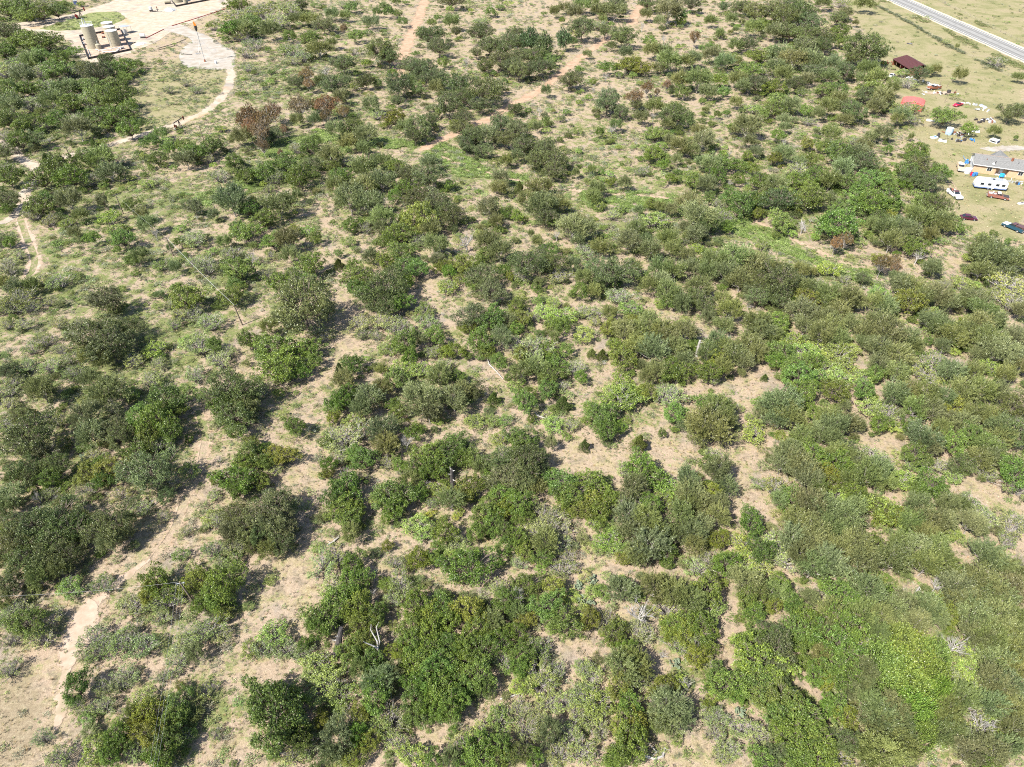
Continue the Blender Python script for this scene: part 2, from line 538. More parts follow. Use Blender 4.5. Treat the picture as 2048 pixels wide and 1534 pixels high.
# the ruts of the loop where it leaves the flare pad
for nm, (pts, m_) in PADS.items():
    zz += 0.004
    ring = [Vector(p) for p in pts] + [Vector(pts[0])]
    ring = spaced(ring, 1.5)[:-1]
    n = len(ring)
    area = sum(ring[i].x * ring[(i + 1) % n].y - ring[(i + 1) % n].x * ring[i].y for i in range(n))
    vs, fs = [], [tuple(range(n))]
    for k in (0, 1):
        for i, p in enumerate(ring):
            t_ = (ring[(i + 1) % n] - ring[i - 1]).normalized()
            q_ = Vector((t_.y, -t_.x, 0)) * (1 if area > 0 else -1) * (1.6 * k + rs.rand() * .3)
            vs.append((p.x + q_.x, p.y + q_.y, zz))
    for i in range(n):
        fs.append((i, (i + 1) % n, n + (i + 1) % n, n + i))
    o_ = tag(MB().add(vs, fs).build(nm, m_), kind='structure')
    o_.data.attributes.new('edge', 'FLOAT', 'POINT').data.foreach_set('value', [1.3] * n + [0.] * n)
zz += .004
ring = spaced(GRASS_ISLAND + [GRASS_ISLAND[0]], 1.2)[:-1]
gi = MB().add([(p.x + (rs.rand() - .5) * .8, p.y + (rs.rand() - .5) * .9, zz) for p in ring], [tuple(range(len(ring)))])
im = mat('island_grass', (.10, .14, .04), rough=.95, spec=.1, scale=.8, col2=(.24, .23, .11))
tag(gi.build('grass_island', im), kind='structure')

# highway: bleached chip seal with darker wheel paths, painted edge lines
hn0, hn1 = P(1776, 0), P(2048, 123)
hd = (hn1 - hn0).normalized(); hq = Vector((-hd.y, hd.x, 0))
HW_W = (P(1819, 0) - hn0).dot(hq)
def hw(s, o, z=0):
    p = hn0 + hd * s + hq * o
    return (p.x, p.y, z)
def highway_material():
    m = mat('chip_seal', (.20, .195, .185), rough=.9, spec=.15, scale=.5, col2=(.26, .255, .245))
    nt = m.node_tree; N = nt.nodes; L = nt.links
    b = N['Principled BSDF']
    src = b.inputs['Base Color'].links[0].from_socket
    at = N.new('ShaderNodeAttribute'); at.attribute_name = 'across'
    r = N.new('ShaderNodeValToRGB'); e = r.color_ramp.elements
    st = [(0, .72), (.1, .95), (.17, .62), (.24, .98), (.34, .60), (.42, 1.05), (.5, .93), (.58, 1.05), (.66, .60), (.76, .98), (.83, .63), (.9, .98), (1, .75)]
    while len(e) < len(st): e.new(.5)
    for k, (p_, v_) in enumerate(st):
        e[k].position = p_; e[k].color = (v_, v_, v_ * .99, 1)
    L.new(at.outputs['Fac'], r.inputs[0])
    x = N.new('ShaderNodeMix'); x.data_type = 'RGBA'; x.blend_type = 'MULTIPLY'; x.inputs[0].default_value = 1
    L.new(src, x.inputs[6]); L.new(r.outputs[0], x.inputs[7]); L.new(x.outputs[2], b.inputs['Base Color'])
    return m
K = 13
vs, fs, av = [], [], []
SS = np.arange(-900, 620, 10.0)
for s_ in SS:
    for k in range(K):
        vs.append(hw(s_, HW_W * k / (K - 1), .05 + .06 * math.sin(math.pi * k / (K - 1)))); av.append(k / (K - 1))
for i in range(len(SS) - 1):
    for k in range(K - 1):
        fs.append((i * K + k, (i + 1) * K + k, (i + 1) * K + k + 1, i * K + k + 1))
hwo = MB().add(vs, fs).build('highway', highway_material())
hwo.data.attributes.new('across', 'FLOAT', 'POINT').data.foreach_set('value', av)
tag(hwo, 'pale grey two lane highway crossing the top right corner', kind='structure')
WPAINT = mat('road_paint', (.72, .72, .70), rough=.7, var=.1)
for o_, nm in ((HW_W * .12, 'edge_line'), (HW_W * .88, 'edge_line')):
    ln = MB()
    zb = .05 + .06 * math.sin(math.pi * o_ / HW_W)
    ln.add([hw(-900, o_ - .09, zb + .012), hw(610, o_ - .09, zb + .012), hw(610, o_ + .09, zb + .012), hw(-900, o_ + .09, zb + .012)], [(0, 1, 2, 3)])
    ln.build(nm, WPAINT, hwo)
verge = MB()
for o0, o1 in ((-1.6, .02), (HW_W - .02, HW_W + 1.6)):
    ps = [hw(s_, o0 + rs.rand() * .5 * (o0 < 0), .03) for s_ in SS] + [hw(s_, o1 + rs.rand() * .5 * (o0 > 0), .035) for s_ in SS[::-1]]
    verge.add(ps, [tuple(range(len(ps)))])
tag(verge.build('road_shoulder', mat('gravel_shoulder', (.40, .33, .23), rough=.95, scale=1.2, col2=(.52, .45, .33))), kind='structure')
# ------------------------------------------------------------------ plants: prototypes (unit radius, unit height)
def quads(c, d, n, L_, W_):
    """leaf quads: centre c, long axis d, normal n (all (k,3)), lengths and widths (k,)"""
    d = d / (np.linalg.norm(d, axis=1, keepdims=True) + 1e-9)
    s = np.cross(n, d); s /= (np.linalg.norm(s, axis=1, keepdims=True) + 1e-9)
    a = d * (L_ / 2)[:, None]; b = s * (W_ / 2)[:, None]
    return np.stack([c - a, c + b * 1.0 - a * .1, c + a, c - b * 1.0 - a * .1], 1).reshape(-1, 3)

def rdir(r, k):
    v = r.normal(size=(k, 3))
    return v / np.linalg.norm(v, axis=1, keepdims=True)

def crown_clumps(seed, nclump, nleaf, L0, rc=(.17, .28), zc=.60, zs=.36, low=-.5, ratio=1.0, spread=1.0, rag=.25, wl=.62):
    """leafy crown: lumps of leaves over an uneven dome. returns (verts, leafvar, clump centres)"""
    r = np.random.RandomState(seed)
    ph = r.rand(4) * 6.28
    cen, rad = [], []
    for k in range(nclump):
        az = 6.2832 * ((k * .618034) % 1) + r.normal() * .25
        u = low + (1 - low) * ((k + r.rand()) / nclump)
        el = math.asin(max(-1, min(1, u)))
        lobe = 1 + rag * (.6 * math.sin(2 * az + ph[0]) + .5 * math.sin(3 * az + ph[1]) + .35 * math.sin(5 * az + ph[2]))
        q = (.38 + .42 * r.rand() ** .6) * lobe * spread * (1.22 if r.rand() < .1 else 1)
        c = np.array([math.cos(el) * math.cos(az) * q, math.cos(el) * math.sin(az) * q, zc + zs * (.95 * u + .14 * r.normal()) * (.55 + .45 * r.rand())])
        cen.append(c); rad.append(r.uniform(*rc) * (1.15 - .35 * max(0, u)))
    Vs, Qs = [], []
    for c, ra in zip(cen, rad):
        k = int(nleaf * (ra / np.mean(rad)) ** 2 * r.uniform(.75, 1.2))
        n = rdir(r, k)
        n[:, 2] = np.where(n[:, 2] < -.25, -n[:, 2], n[:, 2])
        p = c + n * (ra * (.55 + .5 * r.rand(k) ** .6))[:, None] * np.array([1, 1, .62 * ratio])
        # little sprigs: leaves gather in tufts
        tuft = rdir(r, max(3, k // 17)); tuft[:, 2] = np.abs(tuft[:, 2]) * .9
        ti = r.randint(0, len(tuft), k)
        tv = r.normal(0, .2, len(tuft))
        sel = r.rand(k) < .72
        p[sel] = c + tuft[ti[sel]] * ra * np.array([1, 1, .62 * ratio]) * (.8 + .35 * r.rand(sel.sum()))[:, None] + rdir(r, sel.sum()) * ra * .26 * r.rand(sel.sum())[:, None]
        nn = n * .65 + np.array([-.1, -.1, .4]) + rdir(r, k) * .6
        nn /= np.linalg.norm(nn, axis=1, keepdims=True)
        d = np.cross(nn, rdir(r, k))
        L_ = L0 * r.uniform(.65, 1.35, k)
        Vs.append(quads(p, d, nn, L_, L_ * wl))
        Qs.append(np.clip(r.normal(.45, .15) * .5 + r.normal(.22, .13, k) + np.where(sel, tv[ti], -.08), 0, 1))
    V_ = np.concatenate(Vs); V_[:, 2] = np.clip(V_[:, 2], .03, 1.15)
    return V_, np.concatenate(Qs), cen

def crown_feather(seed, nlimb, ntwig, nl, L0=.062, W0=.016):
    """arching feathery sprays: narrow leaflets strung along long thin twigs"""
    r = np.random.RandomState(seed)
    Vs, Qs, cen, tw = [], [], [], []
    ph = r.rand(3) * 6.28
    for k in range(nlimb):
        az = 6.2832 * ((k * .618034) % 1) + r.normal() * .2
        u = -.15 + 1.1 * ((k + r.rand()) / nlimb)
        lobe = 1 + .22 * math.sin(2 * az + ph[0]) + .16 * math.sin(3 * az + ph[1])
        q = (.32 + .25 * r.rand()) * lobe * math.sqrt(max(.12, 1 - .8 * u * u))
        c = np.array([math.cos(az) * q, math.sin(az) * q, .46 + .30 * u])
        cen.append(c)
        sweep = np.array([math.cos(az) * .8, math.sin(az) * .8, .55]) + r.normal(size=3) * .2
        qv = np.clip(r.normal(.45, .18), .05, .95)
        for t in range(ntwig):
            d = sweep + r.normal(size=3) * .42; d[2] = abs(d[2]) * .8 + .08
            d /= np.linalg.norm(d)
            ln = r.uniform(.22, .46)
            s0 = c + r.normal(size=3) * np.array([.1, .1, .05])
            m_ = s0 + d * ln * .55 + np.array([0, 0, .03])
            e = s0 + d * ln + np.array([0, 0, -.05 * r.rand()])
            e[2] = max(.08, e[2])
            tw.append((s0, m_, e))
            tt = r.rand(nl) ** .75
            p = ((1 - tt) ** 2)[:, None] * s0 + (2 * tt * (1 - tt))[:, None] * m_ + (tt ** 2)[:, None] * e
            p += r.normal(size=(nl, 3)) * .021
            dd = d + r.normal(size=(nl, 3)) * .38
            nn = np.array([0, 0, .75]) + r.normal(size=(nl, 3)) * .55
            L_ = L0 * r.uniform(.6, 1.4, nl)
            Vs.append(quads(p, dd, nn, L_, W0 * r.uniform(.8, 1.5, nl)))
            Qs.append(np.clip(qv * .6 + r.normal(.2, .13, nl), 0, 1))
    V_ = np.concatenate(Vs); V_[:, 2] = np.clip(V_[:, 2], .03, 1.2)
    return V_, np.concatenate(Qs), cen, tw

def limbs(seed, cen, base=.03, fork=.28, every=2, lean=.06, sides=5, tip=.006):
    r = random.Random(seed)
    b = MB()
    lx, ly = r.uniform(-lean, lean), r.uniform(-lean, lean)
    top = Vector((lx, ly, fork))
    b.tube([(0, 0, -.03), (lx * .4, ly * .4, fork * .5), top], [base * 1.35, base, base * .85], 7)
    for k, c in enumerate(cen):
        if k % every: continue
        c = Vector(c)
        m_ = top.lerp(c, .5) + Vector((r.uniform(-.08, .08), r.uniform(-.08, .08), r.uniform(-.02, .08)))
        b.tube([top, top.lerp(m_, .6), m_, c], [base * .55, base * .42, base * .3, tip], sides, cap=False)
        for _ in range(2):
            e = c + Vector((r.uniform(-.2, .2), r.uniform(-.2, .2), r.uniform(-.02, .12)))
            b.tube([m_.lerp(c, .4), e], [base * .22, tip * .7], 3, cap=False)
    return b

def stems(seed, cen, base=.02, tip=.006, every=1):
    r = random.Random(seed)
    b = MB()
    for k, c in enumerate(cen):
        if k % every: continue
        c = Vector(c)
        s0 = Vector((c.x * .15 + r.uniform(-.05, .05), c.y * .15 + r.uniform(-.05, .05), -.02))
        m_ = s0.lerp(c, .55) + Vector((r.uniform(-.08, .08), r.uniform(-.08, .08), r.uniform(0, .1)))
        b.tube([s0, m_, c], [base, base * .7, tip], 4, cap=False)
        for _ in range(3):
            e = c + Vector((r.uniform(-.25, .25), r.uniform(-.25, .25), r.uniform(.02, .22)))
            b.tube([m_.lerp(c, r.uniform(.2, .9)), e], [base * .45, tip * .6], 3, cap=False)
    return b

def dead_branches(seed, n0=7, depth=4, fine=1.0, up=.6):
    r = random.Random(seed)
    b = MB(); bb = []
    def grow(p, d, ln, rad, lev):
        q = p + d * ln * .5 + Vector((r.uniform(-1, 1), r.uniform(-1, 1), r.uniform(-.5, 1))) * ln * .10
        e = p + d * ln + Vector((r.uniform(-1, 1), r.uniform(-1, 1), r.uniform(-.4, .8))) * ln * .15
        e.z = max(.02, e.z)
        b.tube([p, q, e], [rad, rad * .8, rad * .55], 5 if lev > 2 else 4 if lev > 1 else 3, cap=False)
        if lev <= 1: return
        for _ in range(r.choice((2, 3, 3, 4))):
            t = r.uniform(.35, 1)
            nd = (d * .75 + Vector((r.uniform(-1, 1), r.uniform(-1, 1), r.uniform(-.45, .8))) * .8).normalized()
            grow(p.lerp(q, min(1, 2 * t)) if t < .5 else q.lerp(e, 2 * t - 1), nd, ln * r.uniform(.5, .75), rad * .5, lev - 1)
    b.tube([(0, 0, -.03), (.02, -.02, .16), (.01, .02, .30)], [.05, .042, .036], 7)
    for k in range(n0):
        az = 6.28 * k / n0 + r.uniform(-.4, .4)
        d = Vector((math.cos(az), math.sin(az), up + r.uniform(-.2, .5))).normalized()
        grow(Vector((.01, .02, r.uniform(.2, .3))), d, r.uniform(.35, .5), .022 * fine, depth)
    return b

PROTO = {}        # kind -> list of (crown mesh, trunk mesh)
def proto(kind, crown, trunk):
    PROTO.setdefault(kind, []).append((crown, trunk))

for k in range(6):      # broad dark oaks
    v_, q_, c_ = crown_clumps(100 + k, 110, 190, .031, rc=(.10, .18), low=-.75, rag=.34 + .04 * k, spread=1.08)
    proto('o', poly_mesh(v_, q_, 'oak_crown', LEAF), limbs(k, c_).mesh('oak_trunk', BARK))
for k in range(6):      # feathery mesquites
    v_, q_, c_, tw = crown_feather(200 + k, 30, 12, 34)
    proto('m', poly_mesh(v_, q_, 'feathery_crown', LEAF), limbs(20 + k, c_, base=.026, fork=.2, every=2).mesh('mesquite_trunk', BARK_G))
for k in range(5):      # leafy round crowns
    v_, q_, c_ = crown_clumps(300 + k, 92, 165, .037, rc=(.10, .19), low=-.62, rag=.34 + .04 * k, spread=1.08, zc=.55, zs=.40, wl=.7)
    proto('g', poly_mesh(v_, q_, 'leafy_crown', LEAF), limbs(40 + k, c_, base=.028, fork=.16).mesh('leafy_trunk', BARK))
for k in range(6):      # open pale shrubs, twigs showing
    v_, q_, c_ = crown_clumps(400 + k, 62, 96, .042, rc=(.09, .18), low=-.3, rag=.36, zc=.50, zs=.36, spread=1.12)
    proto('s', poly_mesh(v_, q_, 'open_foliage', LEAF), stems(60 + k, c_, base=.016, tip=.005).mesh('shrub_stems', BARK_G))
for k in range(4):      # bright bushy shrubs
    v_, q_, c_ = crown_clumps(500 + k, 62, 130, .046, rc=(.11, .20), low=-.5, rag=.28, zc=.52, zs=.38, spread=1.05, wl=.7)
    proto('l', poly_mesh(v_, q_, 'bushy_foliage', LEAF), stems(80 + k, c_, base=.016, tip=.005, every=2).mesh('shrub_stems', BARK_G))
for k in range(3):      # small upright cedars
    r = np.random.RandomState(600 + k)
    n_ = 5200
    z_ = r.rand(n_) ** .8
    az = r.rand(n_) * 6.283
    rad_ = (1 - z_ ** 1.6) * (.72 + .28 * np.sin(az * 3 + z_ * 9 + k)) * (.72 + .36 * r.rand(n_)) + .05
    p_ = np.stack([np.cos(az) * rad_, np.sin(az) * rad_, z_ * .95 + .05], 1)
    d_ = np.stack([np.cos(az) * .6, np.sin(az) * .6, np.full(n_, .7)], 1) + r.normal(size=(n_, 3)) * .3
    nn_ = np.stack([np.cos(az) * .6, np.sin(az) * .6, np.full(n_, .5)], 1) + r.normal(size=(n_, 3)) * .5
    L_ = .10 * r.uniform(.6, 1.3, n_)
    proto('c', poly_mesh(quads(p_, d_, nn_, L_, L_ * .38), np.clip(r.normal(.45, .2, n_), 0, 1), 'cedar_crown', LEAF),
          MB().tube([(0, 0, -.03), (0, 0, .5), (0, 0, .9)], [.06, .04, .01], 6).mesh('cedar_trunk', BARK))
for k in range(3):      # tall slender dark trees
    v_, q_, c_ = crown_clumps(650 + k, 46, 150, .07, rc=(.24, .4), low=-.9, rag=.25, zc=.58, zs=.42, ratio=.55)
    proto('t', poly_mesh(v_, q_, 'slender_crown', LEAF), limbs(90 + k, c_, base=.035, fork=.25).mesh('slender_trunk', BARK))
for k in range(4):      # half bare browned crowns
    v_, q_, c_ = crown_clumps(700 + k, 62, 120, .045, rc=(.14, .23), low=-.3, rag=.34, spread=1.05)
    proto('b', poly_mesh(v_, q_, 'brown_crown', LEAF), limbs(110 + k, c_, base=.03, every=1).mesh('brown_trunk', BARK_G))
for k in range(4):      # bare dead trees
    proto('d', dead_branches(800 + k, n0=8, depth=4).mesh('bare_branches', DEADW),
          MB().tube([(0, 0, -.03), (.01, -.01, .12), (.01, .02, .24)], [.075, .06, .05], 8).mesh('dead_trunk', DEADW))
r = np.random.RandomState(900)
for k in range(4):      # vine tangle: upright leafy shoots
    ns = 520
    az = r.rand(ns) * 6.283; q = np.sqrt(r.rand(ns))
    lob = 1 + .15 * np.sin(3 * az + k)
    s0 = np.stack([np.cos(az) * q * lob, np.sin(az) * q * lob, .28 + .5 * np.sqrt(np.clip(1 - q * q, 0, 1)) + .06 * r.normal(size=ns)], 1)
    d0 = np.stack([np.cos(az) * q * .8, np.sin(az) * q * .8, np.full(ns, .75)], 1) + r.normal(size=(ns, 3)) * .55
    d0[:, 2] = np.abs(d0[:, 2]); d0 /= np.linalg.norm(d0, axis=1, keepdims=True)
    Vs, Qs = [], []
    qv = np.clip(r.normal(.5, .15, ns), 0, 1)
    for j in range(9):
        t = j / 8
        p_ = s0 + d0 * (t * .21 - .04) * np.array([1, 1, 1.6])
        nn = r.normal(size=(ns, 3)) * .8 + np.array([0, 0, .55])
        Vs.append(quads(p_, d0 * .4 + r.normal(size=(ns, 3)) * .5, nn, .058 * r.uniform(.7, 1.3, ns), .04 * r.uniform(.7, 1.3, ns)))
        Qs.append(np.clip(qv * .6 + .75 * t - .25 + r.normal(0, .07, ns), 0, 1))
    skirt_n = 1500
    az = r.rand(skirt_n) * 6.283; z_ = r.rand(skirt_n) * .45
    p_ = np.stack([np.cos(az) * (1 - z_ * .2), np.sin(az) * (1 - z_ * .2), z_ + .02], 1) * np.array([1, 1, 1])
    Vs.append(quads(p_, rdir(r, skirt_n), rdir(r, skirt_n) + np.array([0, 0, .6]), np.full(skirt_n, .07), np.full(skirt_n, .05)))
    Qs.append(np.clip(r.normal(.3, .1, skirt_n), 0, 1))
    v_ = np.concatenate(Vs); v_[:, 2] = np.clip(v_[:, 2], .02, 1.15)
    proto('v', poly_mesh(v_, np.concatenate(Qs), 'vine_clump', LEAF), None)

